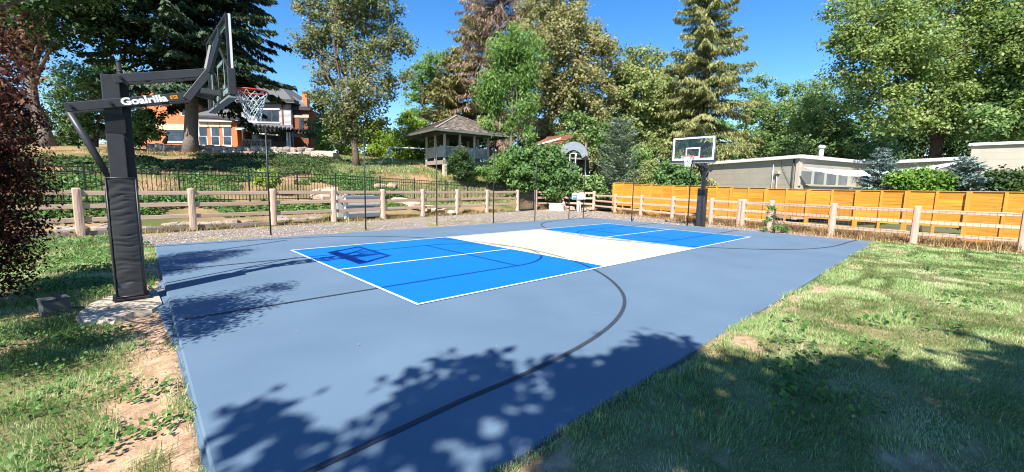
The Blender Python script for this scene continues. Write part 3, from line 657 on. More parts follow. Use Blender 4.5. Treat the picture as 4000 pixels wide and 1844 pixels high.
def rail_fence(name, pts, label, hts, z0, pv, rv, skip=(), zfun=None, kick=()):
    e = empty(name, (pts[0][0], pts[0][1], 0), 0, label, "fence"); o0 = np.array((pts[0][0], pts[0][1], 0)); rr_ = random.Random(len(pts))
    zz_ = [z0 if zfun is None else zfun(*q) for q in pts]
    for i, (x, y) in enumerate(pts):
        d = np.array(pts[min(i+1, len(pts)-1)])-np.array(pts[max(i-1, 0)])
        link("post", pv[i % len(pv)], e, (x-o0[0], y-o0[1], zz_[i]-.02), (rr_.uniform(-.012, .012), rr_.uniform(-.012, .012), math.atan2(d[1], d[0])))
    for i in range(len(pts)-1):
        if i in skip: continue
        a = np.array(pts[i]); c = np.array(pts[i+1]); d = c-a; L__ = np.linalg.norm(d); ang = math.atan2(d[1], d[0])
        for k, h_ in enumerate(hts):
            za = zz_[i]+h_+rr_.uniform(-.012, .012); zb = zz_[i+1]+h_+rr_.uniform(-.012, .012)
            link("rail", rv[(i*3+k) % len(rv)], e, (a[0]-o0[0], a[1]-o0[1], za), (0, -math.atan2(zb-za, L__), ang), (L__, 1, 1))
        if i in kick:
            bb = MB(); n_ = np.array((-d[1], d[0]))/L__*.03
            bb.bar((a[0]-o0[0]+n_[0], a[1]-o0[1]+n_[1], zz_[i]+.06), (c[0]-o0[0]+n_[0], c[1]-o0[1]+n_[1], zz_[i+1]+.06), .04, .14, .004); bb.build("kick_board", M_wood, e)
    return e
BF = [(x, FY(x)) for x in (-9.4, -6.6, -3.9, -1.26, 1.25, 3.65, 6.05, 8.42, 10.8, 13.3, 16.3)]
rail_fence("rail_fence", BF, "three-rail pale cedar fence running along the back of the gravel to the gate", (1.23, .84, .45), .02, post_vars, rail_vars, kick=(0, 1, 2, 3))
CF = [(18.45, 15.6), (20.9, 15.5), (21.6, 14.3), (21.9, 13.1)]
rail_fence("rail_fence", CF, "short cedar rail fence run between the gate and the far corner", (1.23, .84, .45), .0, post_vars, rail_vars)
RF = rail_fence("rail_fence", [(21.9, 13.1)]+rf[1:5]+[(18.0, 2.02)]+[(17.9, 1.82)]+rf[6:], "rustic split-rail cedar fence with wire mesh in front of the orange board fence", (1.08, .71, .33), .0, postr_vars, railr_vars, skip=(5,))
b = MB()                                                          # welded wire on the court side of the right-hand fence
WP = [(18.1, 3.32), (17.95, 1.92), (17.62, .63), (16.78, -1.69), (16.47, -3.98), (16.47, -6.3), (16.5, -8.7)]
for i in range(len(WP)-1):
    a = np.array(WP[i]); c = np.array(WP[i+1]); d = (c-a); L__ = np.linalg.norm(d); d /= L__; nn = np.array((-d[1], d[0])); off = nn*(-.062)
    for k in range(int(L__/.155)):
        q = a+d*(.155*k+.05)+off; s_ = rng.uniform(-.006, .006); b.bar((q[0], q[1], .04), (q[0]+d[0]*s_, q[1]+d[1]*s_, 1.12), .0042, .0042)
    for z in (.06, .21, .37, .52, .66, .80, .94, 1.12):
        sag = rng.uniform(-.02, .01); mid = (a+c)/2+off
        b.bar((*(a+off), z), (*mid, z+sag), .0042, .0042); b.bar((*mid, z+sag), (*(c+off), z), .0042, .0042)
o = wbuild(b, "wire_mesh", M_wire, RF); o["kind"] = "stuff"

# gate: black metal between the two cedar fences
ga = np.array((16.45, FY(16.3)+.0)); gb = np.array((18.30, 15.6)); gd = gb-ga; gl = np.linalg.norm(gd)
ge = empty("garden_gate", (ga[0], ga[1], 0), math.atan2(gd[1], gd[0]), "black metal garden gate with vertical bars between cedar posts", "gate")
for x_ in (.03, gl-.06): MB().box((x_, 0, .72), (.06, .06, 1.36), bev=.006).build("stile", M_black, ge)
for z_ in (.07, 1.20, 1.37): MB().box((gl/2-.015, 0, z_), (gl-.14, .05, .05 if z_ != 1.37 else .06), bev=.005).build("crossbar", M_black, ge)
bm_ = MB().box((0, 0, .635), (.03, .03, 1.07)).mesh("bar", M_black)
for k in range(14): link("bar", bm_, ge, (.15+k*(gl-.33)/13, 0, 0))
MB().box((gl-.13, -.05, .82), (.10, .05, .08), bev=.01).build("latch", M_black, ge)

# ------------------------------------------------------------------ black picket fence on the bank
IF = lambda x: 15.15+.15*x
px_list = [331, 698.5, 972, 1161, 1310.6, 1484.5, 1618, 1741.6, 1826, 1900]
def ray_line(u, y0, m_):
    ray = _f + _r*(u-2000)/FPX + _u*(922-700)/FPX; t = (y0+m_*CAM[0]-CAM[1])/(ray[1]-m_*ray[0]); return CAM[0]+t*ray[0]
ipx = [-9.6, -6.9]+[ray_line(u, 15.15, .15) for u in px_list]+[17.6]
ife = empty("picket_fence", (ipx[0], IF(ipx[0]), 0), 0, "black iron picket fence on the bank behind the cedar rail fence", "fence")
pm = MB().box((0, 0, .66), (.018, .018, 1.16)).mesh("picket", M_black); tm = MB().box((0, 0, .68), (.055, .055, 1.40), bev=.006).mesh("post", M_black)
def ziron(x): return .80 - .028*np.clip(x-4, 0, 100)
for i, x in enumerate(ipx):
    link("post", tm, ife, (x-ipx[0], IF(x)-IF(ipx[0]), ziron(x)-.02))
    if i == len(ipx)-1: break
    x2 = ipx[i+1]; L__ = math.hypot(x2-x, IF(x2)-IF(x)); ang = math.atan2(.15, 1)
    for h_ in (1.24, 1.08, .12):
        bb = MB(); bb.bar((x-ipx[0], IF(x)-IF(ipx[0]), ziron(x)+h_), (x2-ipx[0], IF(x2)-IF(ipx[0]), ziron(x2)+h_), .03, .032); bb.build("rail", M_black, ife)
    n_ = int(L__/.125)
    for k in range(1, n_):
        t = k/n_; xx_ = x+(x2-x)*t; link("picket", pm, ife, (xx_-ipx[0], IF(xx_)-IF(ipx[0]), ziron(xx_)), (0, 0, ang))

# ------------------------------------------------------------------ orange board fence
OX = lambda y: 19.3+.2*y
def ray_orange(u):
    ray = _f + _r*(u-2000)/FPX + _u*(922-745)/FPX; t = (19.3+.2*CAM[1]-CAM[0])/(ray[0]-.2*ray[1]); return CAM[1]+t*ray[1]
wide = [2400, 2475, 2546, 2632, 2746, 2860.6, 2996.7, 3163, 3355, 3550, 3792]
oy = [ray_orange(u) for u in wide]; oy += [oy[-1]-1.62, oy[-1]-3.3]
tops = [1.97, 1.86, 1.84, 1.82, 1.79, 1.77, 1.73, 1.72, 1.72, 1.73, 1.74, 1.75]
of = empty("board_fence", (OX(oy[0]), oy[0], 0), 0, "bright orange stained horizontal board fence in front of the beige building", "fence")
O0 = np.array((OX(oy[0]), oy[0], 0)); oang = math.atan2(-1, -.2)      # along the fence towards -y
od = np.array((-.2, -1.0))/math.hypot(.2, 1)
board_vars = []
for q in range(5):
    rr_ = random.Random(q); bb = MB(); V = []; n_ = 6
    for j in range(n_+1):
        x = j/n_
        for a, c in ((-.012, -.1215), (.012, -.1215), (.012, .1215), (-.012, .1215)): V.append((x, a, c+rr_.uniform(-.0025, .0025)))
    bb.add(V, [(j*4+i, j*4+(i+1) % 4, (j+1)*4+(i+1) % 4, (j+1)*4+i) for j in range(n_) for i in range(4)]+[(3, 2, 1, 0), (n_*4, n_*4+1, n_*4+2, n_*4+3)])
    board_vars.append(bb.mesh("board", M_board))
for i in range(len(oy)-1):
    ya, yb = oy[i], oy[i+1]; a = np.array((OX(ya), ya)); c = np.array((OX(yb), yb)); L__ = np.linalg.norm(c-a); t0 = tops[i]
    for hlf in range(2):
        s0 = a+(c-a)*(.5*hlf); nb = 6
        for k in range(nb):
            zc = t0-.125-k*.249
            if zc < .36: continue
            if k == 5 and (i*2+hlf) % 3 == 0: zc -= .004
            p_ = s0-np.array((O0[0], O0[1])); link("board", board_vars[(i*7+k*3+hlf) % 5], of, (p_[0], p_[1], zc), (0, random.uniform(-.003, .003), oang), (L__*.5-.004, 1, 1))
        if (i+hlf) % 4 != 1:                                          # low kick boards, gapped from the panel above
            p_ = s0-np.array((O0[0], O0[1])); link("board", board_vars[(i+hlf) % 5], of, (p_[0], p_[1], .16+random.uniform(-.02, .02)), (0, random.uniform(-.01, .01), oang), (L__*.5-.02, 1, .75))
    for nm, q, wd, th in (("post", a, .135, .10), ("batten", (a+c)/2, .075, .05)):
        bb = MB(); bb.box((0, 0, t0/2-.02), (wd, th, t0+.03)); p_ = q-np.array((O0[0], O0[1])); nrm = np.array((-1, .2))/1.02*(.012+th/2)
        bb.build(nm, M_batten, of, (p_[0]+nrm[0], p_[1]+nrm[1], 0), (0, 0, oang))
    bb = MB(); p_ = a-O0[:2]; q_ = c-O0[:2]; bb.bar((p_[0]+.02, p_[1], t0+.012), (q_[0]+.02, q_[1], t0+.012), .14, .022); bb.build("cap_rail", M_batten, of)

# ------------------------------------------------------------------ beige block building on the right
def wall_seg(mb, p, q, z0, z1, th=.2):
    p = np.array(p[:2]); q = np.array(q[:2]); d = q-p; d /= np.linalg.norm(d); n_ = np.array((-d[1], d[0]))*th/2
    return mb.bar((*(p+n_), (z0+z1)/2), (*(q+n_), (z0+z1)/2), th, z1-z0)
def unit_h(v_, a_):
    t_ = math.atan2(v_[1], v_[0])+a_; return np.array((math.cos(t_), math.sin(t_), 0.0))
B0, B1, B2, B3 = [at(u, v, c) for u, v, c in ((2763, 642, 35.8), (3126, 615, 26.6), (3400, 640, 31.5), (3790, 622, 25.6))]
B4 = at(4120, 560, 23.0); ZT = 3.80
bld = empty("block_building", (B1[0], B1[1], 0), 0, "low beige concrete block building with white roof edge behind the orange fence", "building")
WPTS = [B0, B1, B2, B3]
def wpt(p, q, s, z, out=.0):
    d = q[:2]-p[:2]; L__ = np.linalg.norm(d); d = d/L__; n_ = np.array((d[1], -d[0])); w_ = p[:2]+d*s+n_*out; return np.array((w_[0], w_[1], z))
for (p, q) in ((B0, B1), (B1, B2), (B2, B3)):
    b = MB(); wall_seg(b, p, q, -.2, ZT); wbuild(b, "wall", M_block, bld)
    L__ = np.linalg.norm((q-p)[:2])
    b = MB(); b.bar(wpt(p, q, -.12, ZT+.02, .10), wpt(p, q, L__+.12, ZT+.02, .10), .22, .22, .01); wbuild(b, "fascia", M_fascia, bld)
    b = MB()                                                          # mortar joints: thin recessed-looking ledges between block courses
    for k in range(1, 9):
        z = .41*k
        if z < ZT-.15: b.bar(wpt(p, q, 0, z, .0015), wpt(p, q, L__, z, .0015), .004, .006)
    wbuild(b, "mortar_course", surf("mortar", (.39, .35, .28), (.34, .30, .24), rough=.9, scale=4) if "mortar" not in MATS else MATS["mortar"], bld)
far_ = (B0+B2)/2+np.array((14, 3, 0))
b = MB(); b.add([(*B0[:2], ZT-.02), (*B1[:2], ZT-.02), (*B2[:2], ZT-.02), (*B3[:2], ZT-.02), (B3[0]+14, B3[1]+2, ZT-.02), (B0[0]+14, B0[1]+4, ZT-.02)], [(0, 1, 2, 5), (2, 3, 4, 5)]); wbuild(b, "roof", M_slate, bld)
# taller block at the right
b = MB(); B3b = at(3797, 570, 25.2); zt2 = 4.58
wall_seg(b, B3b, B4, -.2, zt2); rb_ = B3b+unit_h(B3b-CAM, -.06)*9; wall_seg(b, rb_, B3b, -.2, zt2); wbuild(b, "tall_wall", M_block, bld)
b = MB(); b.bar((*B3b[:2], zt2+.03), (*B4[:2], zt2+.03), .34, .16, .01); b.bar((*rb_[:2], zt2+.03), (*B3b[:2], zt2+.03), .30, .16, .01); wbuild(b, "fascia", M_fascia, bld)
b = MB(); n_ = 14
for k in range(1, 11):
    z = .41*k
    if z < zt2-.15: b.bar((*(wpt(B3b, B4, 0, z, .002)[:2]), z), (*(wpt(B3b, B4, 4.5, z, .002)[:2]), z), .004, .006)
wbuild(b, "mortar_course", MATS["mortar"], bld)
# window strip on the middle wall
Lm = np.linalg.norm((B2-B1)[:2])
b = MB(); b.bar(wpt(B1, B2, .1, 2.52, .03), wpt(B1, B2, Lm*.70, 2.52, .03), .05, .95); wbuild(b, "window_frame", M_wframe, bld)
for k in range(4):
    s0 = .18+k*1.66
    b = MB(); b.bar(wpt(B1, B2, s0, 2.52, .062), wpt(B1, B2, s0+1.28, 2.52, .062), .02, .80); wbuild(b, "window_pane", M_wpane, bld)
b = MB(); b.bar(wpt(B1, B2, .0, 2.0, .06), wpt(B1, B2, Lm*.88, 2.0, .06), .14, .07, .006); wbuild(b, "window_sill", M_block, bld)
# conduits, downpipe and boxes
b = MB()
b.tube([wpt(B0, B1, 7.35, 3.4, .06), wpt(B0, B1, 7.35, 1.30, .06)], .025, 6); b.tube([wpt(B0, B1, 7.4, 1.30, .06), wpt(B0, B1, 9.2, 1.28, .06)], .025, 6)
wbuild(b, "conduit", M_fascia, bld)
L01 = np.linalg.norm((B1-B0)[:2])
b = MB(); b.tube([wpt(B0, B1, 7.75, 2.85, .07), wpt(B0, B1, 7.75, 1.85, .07), wpt(B0, B1, 7.85, 1.68, .07), wpt(B0, B1, 8.1, 1.62, .07), wpt(B0, B1, L01-.05, 1.62, .07)], .04, 8); wbuild(b, "conduit", M_block, bld)
b = MB(); b.bar(wpt(B0, B1, 7.6, 2.86, .09), wpt(B0, B1, 7.95, 2.86, .09), .16, .2, .01); wbuild(b, "junction_box", M_block, bld)
b = MB(); b.tube([wpt(B1, B2, .3, 1.62, .08), wpt(B1, B2, 1.0, 1.60, .08), wpt(B1, B2, 1.5, 1.72, .08), wpt(B1, B2, 5.5, 1.72, .08)], .04, 8); b.tube([wpt(B1, B2, .1, 1.32, .08), wpt(B1, B2, .9, 1.28, .08), wpt(B1, B2, 1.3, 1.38, .08), wpt(B1, B2, 5.5, 1.36, .08)], .03, 8); wbuild(b, "conduit", M_fascia, bld)
b = MB(); b.bar(wpt(B1, B2, .15, 1.72, .08), wpt(B1, B2, .45, 1.72, .08), .14, .5, .01); wbuild(b, "meter_box", M_block, bld)
b = MB(); b.tube([wpt(B0, B1, L01-.42, 3.7, .05), wpt(B0, B1, L01-.42, .3, .05)], .04, 8); wbuild(b, "downpipe", M_trim, bld)
b = MB(); c_ = wpt(B0, B1, 8.2, 0, .035); pts = []
for t in np.linspace(0, 1, 14): pts.append(wpt(B0, B1, 7.95+t*1.35, 3.66-2.05*(t**.75), .05))
b.tube(pts, .010, 5); wbuild(b, "slack_cable", M_trim, bld)
# white vent pipe, roof cap
vp = at(3205, 624, 29.0); b = MB(); e_ = empty("vent_pipe", (vp[0], vp[1], ZT-.05), 0, "white capped vent pipe standing on the beige building's roof", "vent pipe")
MB().tube([(0, 0, 0), (0, 0, .85)], .14, 14).build("pipe", M_white, e_); MB().tube([(0, 0, .85), (0, 0, .98), (0, 0, 1.06)], [.21, .21, .15], 14).build("cap", M_white, e_)
vp = at(3373, 634, 30.5); e_ = empty("roof_vent", (vp[0], vp[1], ZT-.05), 0, "small domed metal roof vent near the dip of the roofline", "vent")
MB().tube([(0, 0, 0), (0, 0, .12)], .10, 12).build("neck", M_steel, e_); MB().tube([(0, 0, .12), (0, 0, .22), (0, 0, .30)], [.19, .16, .05], 12).build("dome", M_steel, e_)
# chimney stub of brick on the roof
vp = at(3165, 618, 30); e_ = empty("brick_stack", (vp[0], vp[1], ZT-.05), 0, "short brick chimney stub beside the white vent pipe", "chimney")
MB().box((0, 0, .16), (.7, .5, .32), bev=.02).build("stack", M_brick2, e_); MB().box((0, 0, .36), (.4, .3, .14), bev=.02).build("cap", M_lime, e_)
# shade sail
S1, S2, S3 = at(3137, 652, 26.2), at(3786, 623, 25.3), at(3435, 688, 22.6); V = []; n_ = 14; ids = {}
for i in range(n_+1):
    for j in range(n_+1-i):
        a, c_ = i/n_, j/n_; d_ = 1-a-c_
        q = S1*d_+S2*a+S3*c_; edge_in = 4*a*d_+4*c_*d_*.5+4*a*c_*.5
        q = q + np.array((0, 0, -.42*edge_in)); ids[(i, j)] = len(V); V.append(q)
F = []
for i in range(n_):
    for j in range(n_-i):
        F.append((ids[(i, j)], ids[(i+1, j)], ids[(i, j+1)]))
        if (i+1, j+1) in ids and i+j+2 <= n_: F.append((ids[(i+1, j)], ids[(i+1, j+1)], ids[(i, j+1)]))
se = empty("shade_sail", tuple(S1), 0, "sagging white shade sail stretched across the beige building", "shade sail")
b = MB(); b.add(V, F, True); so = wbuild(b, "cloth", M_sail, se); md = so.modifiers.new("thick", 'SOLIDIFY'); md.thickness = .012
b = MB()
for a_, c_, tri in ((S1, S2, 0), (S2, S3, 1), (S1, S3, 2)):
    pts = []
    for t in np.linspace(0, 1, 12):
        q = a_*(1-t)+c_*t; pts.append(q+np.array((0, 0, (-.42 if tri == 0 else -.21)*4*t*(1-t))))
    b.tube(pts, .014, 5)
wbuild(b, "edge_rope", M_fascia, se)

# ------------------------------------------------------------------ brick house on the hill
HD = 50.0
hb_ = hp(900, 595, HD); house = empty("brick_house", (hb_[0], hb_[1], hb_[2]), 0, "large orange brick house with grey siding and slate roof on the hill", "house")
def hpart(name, mat, rects, bev=0.0):
    b = MB()
    for (u0, u1, v0, v1, d, th) in rects: prect(b, u0, u1, v0, v1, d, th, bev)
    return wbuild(b, name, mat, house)
hpart("brick_wall", M_brick, [(540, 765, 330, 600, HD, 7)])                 # two-storey wing, left
hpart("brick_bay", M_brick, [(774, 927, 470, 600, HD-.3, 5)])
hpart("stone_band", M_lime, [(560, 766, 484, 507, HD-.08, .1)])
for u0, u1 in ((774, 812), (813, 858), (859, 903)): hpart("stone_lintel", M_lime, [(u0, u1-1, 476, 496, HD-.45, .2)], .03)
hpart("window", M_trim, [(648, 732, 508, 556, HD-.06, .1)]); hpart("pane", M_pane, [(652, 690, 512, 530, HD-.075, .05), (692, 728, 512, 530, HD-.075, .05), (652, 728, 533, 552, HD-.075, .05)])
hpart("window_sill", M_fascia, [(645, 735, 552, 558, HD-.12, .14)])
for u0 in (778, 826, 873):
    w_ = hpart("window", M_white, [(u0-2, u0+31, 496, 569, HD-.34, .06)])
    for v0, v1 in ((498, 531), (533, 566)):
        b = MB(); prect(b, u0, u0+29, v0, v1, HD-.36, .05); off = np.array(house.location); b.v = [tuple(np.array(q)-off) for q in b.v]; b.build("pane", M_pane, w_)
    b = MB(); prect(b, u0-4, u0+33, 566, 572, HD-.42, .16); b.v = [tuple(np.array(q)-np.array(house.location)) for q in b.v]; b.build("window_sill", M_fascia, w_)
hpart("upper_window", M_fascia, [(706, 732, 418, 452, HD-.06, .1)]); hpart("pane", M_pane, [(709, 729, 421, 449, HD-.075, .05)])
hpart("bay_fascia", M_siding, [(768, 905, 464, 475, HD-.75, .5)]); hpart("bay_cornice", M_trim, [(768, 935, 452, 464, HD-.85, .7)])
b = MB(); A_, B_, C_, D_ = hp(766, 455, HD-.9), hp(938, 470, HD-.9), hp(930, 415, HD+4), hp(766, 400, HD+4); b.add([A_, B_, C_, D_], [(0, 1, 2, 3)]); wbuild(b, "bay_roof", M_slate, house)
hpart("siding_wall", M_siding, [(930, 1138, 395, 600, HD+1.5, 6)])
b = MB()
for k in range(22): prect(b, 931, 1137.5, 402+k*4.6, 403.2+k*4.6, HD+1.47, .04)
wbuild(b, "clapboard_shade_line", surf("clapboard_shadow", (.42, .42, .43), (.38, .38, .39), rough=.7, scale=4), house)  # darker grey strips paint the shade line under each board
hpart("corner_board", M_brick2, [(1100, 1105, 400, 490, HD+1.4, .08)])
w_ = hpart("window", M_trim, [(1004, 1088, 428, 478, HD+1.42, .1)])
for u0 in (1008, 1035, 1062): hpart("pane", M_pane, [(u0, u0+22, 432, 473, HD+1.40, .05)])
hpart("window_head", M_fascia, [(1000, 1092, 423, 428, HD+1.38, .12)]); hpart("window_sill", M_fascia, [(1000, 1092, 476, 481, HD+1.36, .15)])
b = MB(); b.add([hp(918, 500, HD-.6), hp(1146, 512, HD-.6), hp(1142, 487, HD+1.6), hp(928, 478, HD+1.6)], [(0, 1, 2, 3)]); wbuild(b, "skirt_roof", M_slate, house)
hpart("skirt_fascia", M_siding, [(918, 1146, 503, 509, HD-.6, .15)])
hpart("eave", M_trim, [(920, 1148, 386, 402, HD+.9, 1.2), (1138, 1212, 416, 430, HD+1.6, 1.0)])
b = MB(); b.add([hp(905, 390, HD+.8), hp(1150, 402, HD+.8), hp(1085, 318, HD+4.5), hp(985, 312, HD+4.5), hp(1190, 385, HD+8)], [(0, 1, 2, 3), (1, 4, 2)]); wbuild(b, "roof", M_slate, house)
b = MB(); b.add([hp(1136, 420, HD+1.5), hp(1214, 426, HD+1.8), hp(1100, 340, HD+5)], [(0, 1, 2)]); wbuild(b, "roof", M_slate, house)
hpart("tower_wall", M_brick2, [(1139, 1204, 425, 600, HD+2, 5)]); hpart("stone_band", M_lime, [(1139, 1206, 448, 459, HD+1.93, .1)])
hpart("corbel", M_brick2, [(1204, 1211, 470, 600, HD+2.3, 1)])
hpart("window", M_trim, [(1168, 1186, 460, 508, HD+1.93, .1)]); hpart("pane", M_pane, [(1171, 1183, 463, 482, HD+1.91, .05), (1171, 1183, 485, 505, HD+1.91, .05)])
hpart("window", M_trim, [(1170, 1188, 555, 590, HD+1.93, .1)])
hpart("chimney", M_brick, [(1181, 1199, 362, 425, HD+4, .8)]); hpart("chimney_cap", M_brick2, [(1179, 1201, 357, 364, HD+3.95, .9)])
hpart("porch_wall", M_trim, [(940, 1135, 509, 600, HD+1.2, .2)])
for u0, u1, v0, v1 in ((968, 1040, 526, 552), (1044, 1112, 526, 552)): hpart("porch_window", M_pane, [(u0, u1, v0, v1, HD+1.1, .08)])
# pergola
pg = empty("pergola", tuple(hp(1040, 596, HD-2)), 0, "black timber pergola with pale posts against the brick house", "pergola")
def ppart(name, mat, rects, bev=0):
    b = MB()
    for (u0, u1, v0, v1, d, th) in rects: prect(b, u0, u1, v0, v1, d, th, bev)
    return wbuild(b, name, mat, pg)
for k in range(13):
    u = 944+k*16.2; v = 492+k*1.6
    b = MB(); b.bar(hp(u, v, HD-3.0), hp(u+8, v-8, HD+1.0), .12, .34); wbuild(b, "rafter", M_trim, pg)
for k in range(11):
    u = 1146+k*12.5; v = 512+k*1.3+.12*k*k*.3
    b = MB(); b.bar(hp(u, v, HD-3.2), hp(u+6, v-6, HD+.6), .12, .32); wbuild(b, "rafter", M_trim, pg)
for k in range(6): ppart("purlin_end", M_fascia, [(988+k*17, 999+k*17, 517.5+k*1.5, 521.5+k*1.5, HD-2.75, .4)])
ppart("header_beam", M_trim, [(945, 1140, 505, 514, HD-2.6, .15)]); ppart("header_beam", M_trim, [(1140, 1285, 522, 531, HD-2.8, .15)])
b = MB(); pts = [hp(1140+i*14, 528+ (i*1.0) + (0 if i < 6 else (i-6)**1.6), HD-2.9) for i in range(10)]
for i in range(9): b.bar(pts[i], pts[i+1], .15, .38)
wbuild(b, "curved_fascia", surf("grey_fascia", (.22, .22, .23), rough=.7), pg)
for u in (1119, 1130): ppart("post", M_fascia, [(u, u+6, 512, 604, HD-2.5, .16)])
ppart("post", M_trim, [(1137, 1141, 512, 605, HD-2.4, .15)]); ppart("post", M_trim, [(1253, 1259, 532, 602, HD-2.7, .15)]); ppart("post", M_trim, [(946, 951, 508, 590, HD-2.4, .15)])
HD_ = HD; HD = 38.0
ra = empty("lattice_railing", tuple(hp(1000, 590, HD-2.6)), 0, "weathered grey lattice railing on the rock wall under the pergola", "railing")
b = MB()
for v in (545, 584): prect(b, 945, 1058, v, v+4, HD-2.6, .08)
for u in (945, 981, 1018, 1054): prect(b, u, u+4, 545, 588, HD-2.62, .1)
wbuild(b, "frame", M_wood, ra); b = MB()
for k in range(9):
    u = 950+k*12; b.bar(hp(u, 549, HD-2.55), hp(u+12, 584, HD-2.55), .03, .06); b.bar(hp(u+12, 549, HD-2.5), hp(u, 584, HD-2.5), .03, .06)
wbuild(b, "lattice", M_wood, ra)
# dry-stacked boulder wall below the house
rw_ = empty("rock_wall", tuple(hp(900, 612, 33.5)), 0, "dry-stacked field rock retaining wall below the brick house", "wall")
def rock(seed, sx, sy, sz, n1=10, n2=6, rough_=.18):
    rr_ = random.Random(seed); b = MB(); V = []; ph = [rr_.uniform(0, 6.28) for _ in range(6)]
    for j in range(n2+1):
        p_ = math.pi*j/n2
        for i in range(n1):
            t = 2*math.pi*i/n1; c_ = np.array((math.sin(p_)*math.cos(t), math.sin(p_)*math.sin(t), math.cos(p_)))
            q = np.sign(c_)*np.abs(c_)**.62
            k_ = 1+rough_*(.5*math.sin(2*t+ph[0])+.4*math.sin(3*p_+ph[1])+.4*math.sin(3*t+2*p_+ph[2]))+rr_.uniform(-.05, .05)
            V.append((q[0]*sx*k_, q[1]*sy*k_, q[2]*sz*k_))
    F = [(j*n1+i, (j+1)*n1+i, (j+1)*n1+(i+1) % n1, j*n1+(i+1) % n1) for j in range(n2) for i in range(n1)]
    b.add(V, F); return b
rocks = [rock(i, .5, .4, .3).mesh("stone", M_rock) for i in range(6)]; sands = [rock(40+i, .5, .4, .3).mesh("stone", M_sand) for i in range(5)]
W0 = np.array(rw_.location); rr_ = random.Random(3)
for row in range(2):
    u = 585
    while u < 1215:
        wpx = rr_.uniform(20, 40); vv_ = 573+(u-585)*.026+row*17+rr_.uniform(-3, 3); q = hp(u+wpx/2, vv_, 34.2-row*.35); s_ = wpx/1629*34/1.0
        link("stone", rocks[rr_.randrange(6)], rw_, tuple(q-W0), (rr_.uniform(-.1, .1), rr_.uniform(-.1, .1), rr_.uniform(-.3, .3)+YAW-math.pi/2), (s_*1.04, .9, rr_.uniform(.62, .78))); u += wpx*.98
# white patio umbrella folded, leaning by the wall
uq = hp(637, 598, 33.4); ue = empty("folded_parasol", tuple(uq), 0, "folded dark and white parasol leaning above the rock wall", "parasol")
b = MB(); b.bar(uq, hp(642, 558, 33.3), .07, .07); wbuild(b, "pole", M_white, ue); b = MB(); b.tube([hp(642, 560, 33.3), hp(648, 545, 33.3), hp(655, 530, 33.3)], [.16, .14, .03], 8); wbuild(b, "canopy", M_trim, ue)
# white car parked between the trees
cq = hp(392, 545, 38.5); ce = empty("parked_car", (cq[0], cq[1], cq[2]-.25), YAW-math.pi/2+.15, "white car half hidden by foliage behind the near hoop post", "car")
b = MB()
prof = [(-2.2, .35), (-2.25, .75), (-2.0, .95), (-1.1, 1.02), (-.5, 1.48), (.9, 1.52), (1.7, 1.05), (2.2, .95), (2.25, .4)]; k = len(prof)
b.add([(x, -.85, z) for x, z in prof]+[(x, .85, z) for x, z in prof], [tuple(range(k)), tuple(reversed(range(k, 2*k)))]+[((i+1) % k, i, i+k, (i+1) % k+k) for i in range(k)]); b.build("body", M_carp, ce)
b = MB(); b.add([(-.95, -.858, 1.04), (-.45, -.858, 1.42), (.85, -.858, 1.45), (1.4, -.858, 1.08)], [(3, 2, 1, 0)]); b.build("side_window", M_pane, ce)
for x in (-1.4, 1.4):
    for y in (-.8, .8): MB().tube([(x, y-.1, .33), (x, y+.1, .33)], .33, 16).build("wheel", M_black, ce)

# ------------------------------------------------------------------ gazebo
gz = hp(1737, 682, 31.0); th = R(36); e1 = RH*math.cos(th)+FH*math.sin(th); e2 = -RH*math.sin(th)+FH*math.cos(th); GA, GB = 3.75, 3.1
gaz = empty("gazebo", (gz[0], gz[1], gz[2]), 0, "open wooden gazebo with shingled hip roof and white lattice rails on the bank", "gazebo")
gzM = np.stack([e1, e2, np.array((0, 0, 1.0))], 1); gx0 = gz[:2]
def G(a, c, z): return np.array((*(gx0+e1[:2]*a+e2[:2]*c), z))
def gpart(name, mat, boxes, bev=0):
    b = MB()
    for (a, c, z, sa_, sc_, sz) in boxes: b.box(G(a, c, z), (sa_, sc_, sz), gzM, bev)
    return wbuild(b, name, mat, gaz)
ZF = 3.45; ZB = 5.40
posts = [(0, 0), (GA/3, 0), (2*GA/3, 0), (GA, 0), (0, GB/2), (0, GB), (GA, GB/2), (GA, GB), (GA/2, GB)]
for a, c in posts: gpart("post", M_pale, [(a, c, (ZF+ZB)/2, .15, .15, ZB-ZF)], .01)
for a, c in ((0, 0), (GA, 0), (0, GB), (GA, GB), (GA*.62, 0)):
    zg = min(hz(*G(a, c, 0)[:2])-.3, ZF-.5)
    if (a, c) == (0, 0): zg = 2.2
    gpart("pier", M_conc, [(a, c, (zg+ZF-.3)/2, .30, .30, ZF-.3-zg)], .04)
gpart("floor_beam", M_wood, [(GA/2, -.06, ZF-.16, GA+.4, .10, .32)]); gpart("floor_beam", M_wood, [(-.06, GB/2, ZF-.16, .10, GB+.1, .30)]); gpart("floor_beam", M_wood, [(GA/2, GB, ZF-.16, GA, .1, .3)])
gpart("floor", M_wood, [(GA/2, GB/2, ZF-.02, GA-.1, GB-.1, .05)])
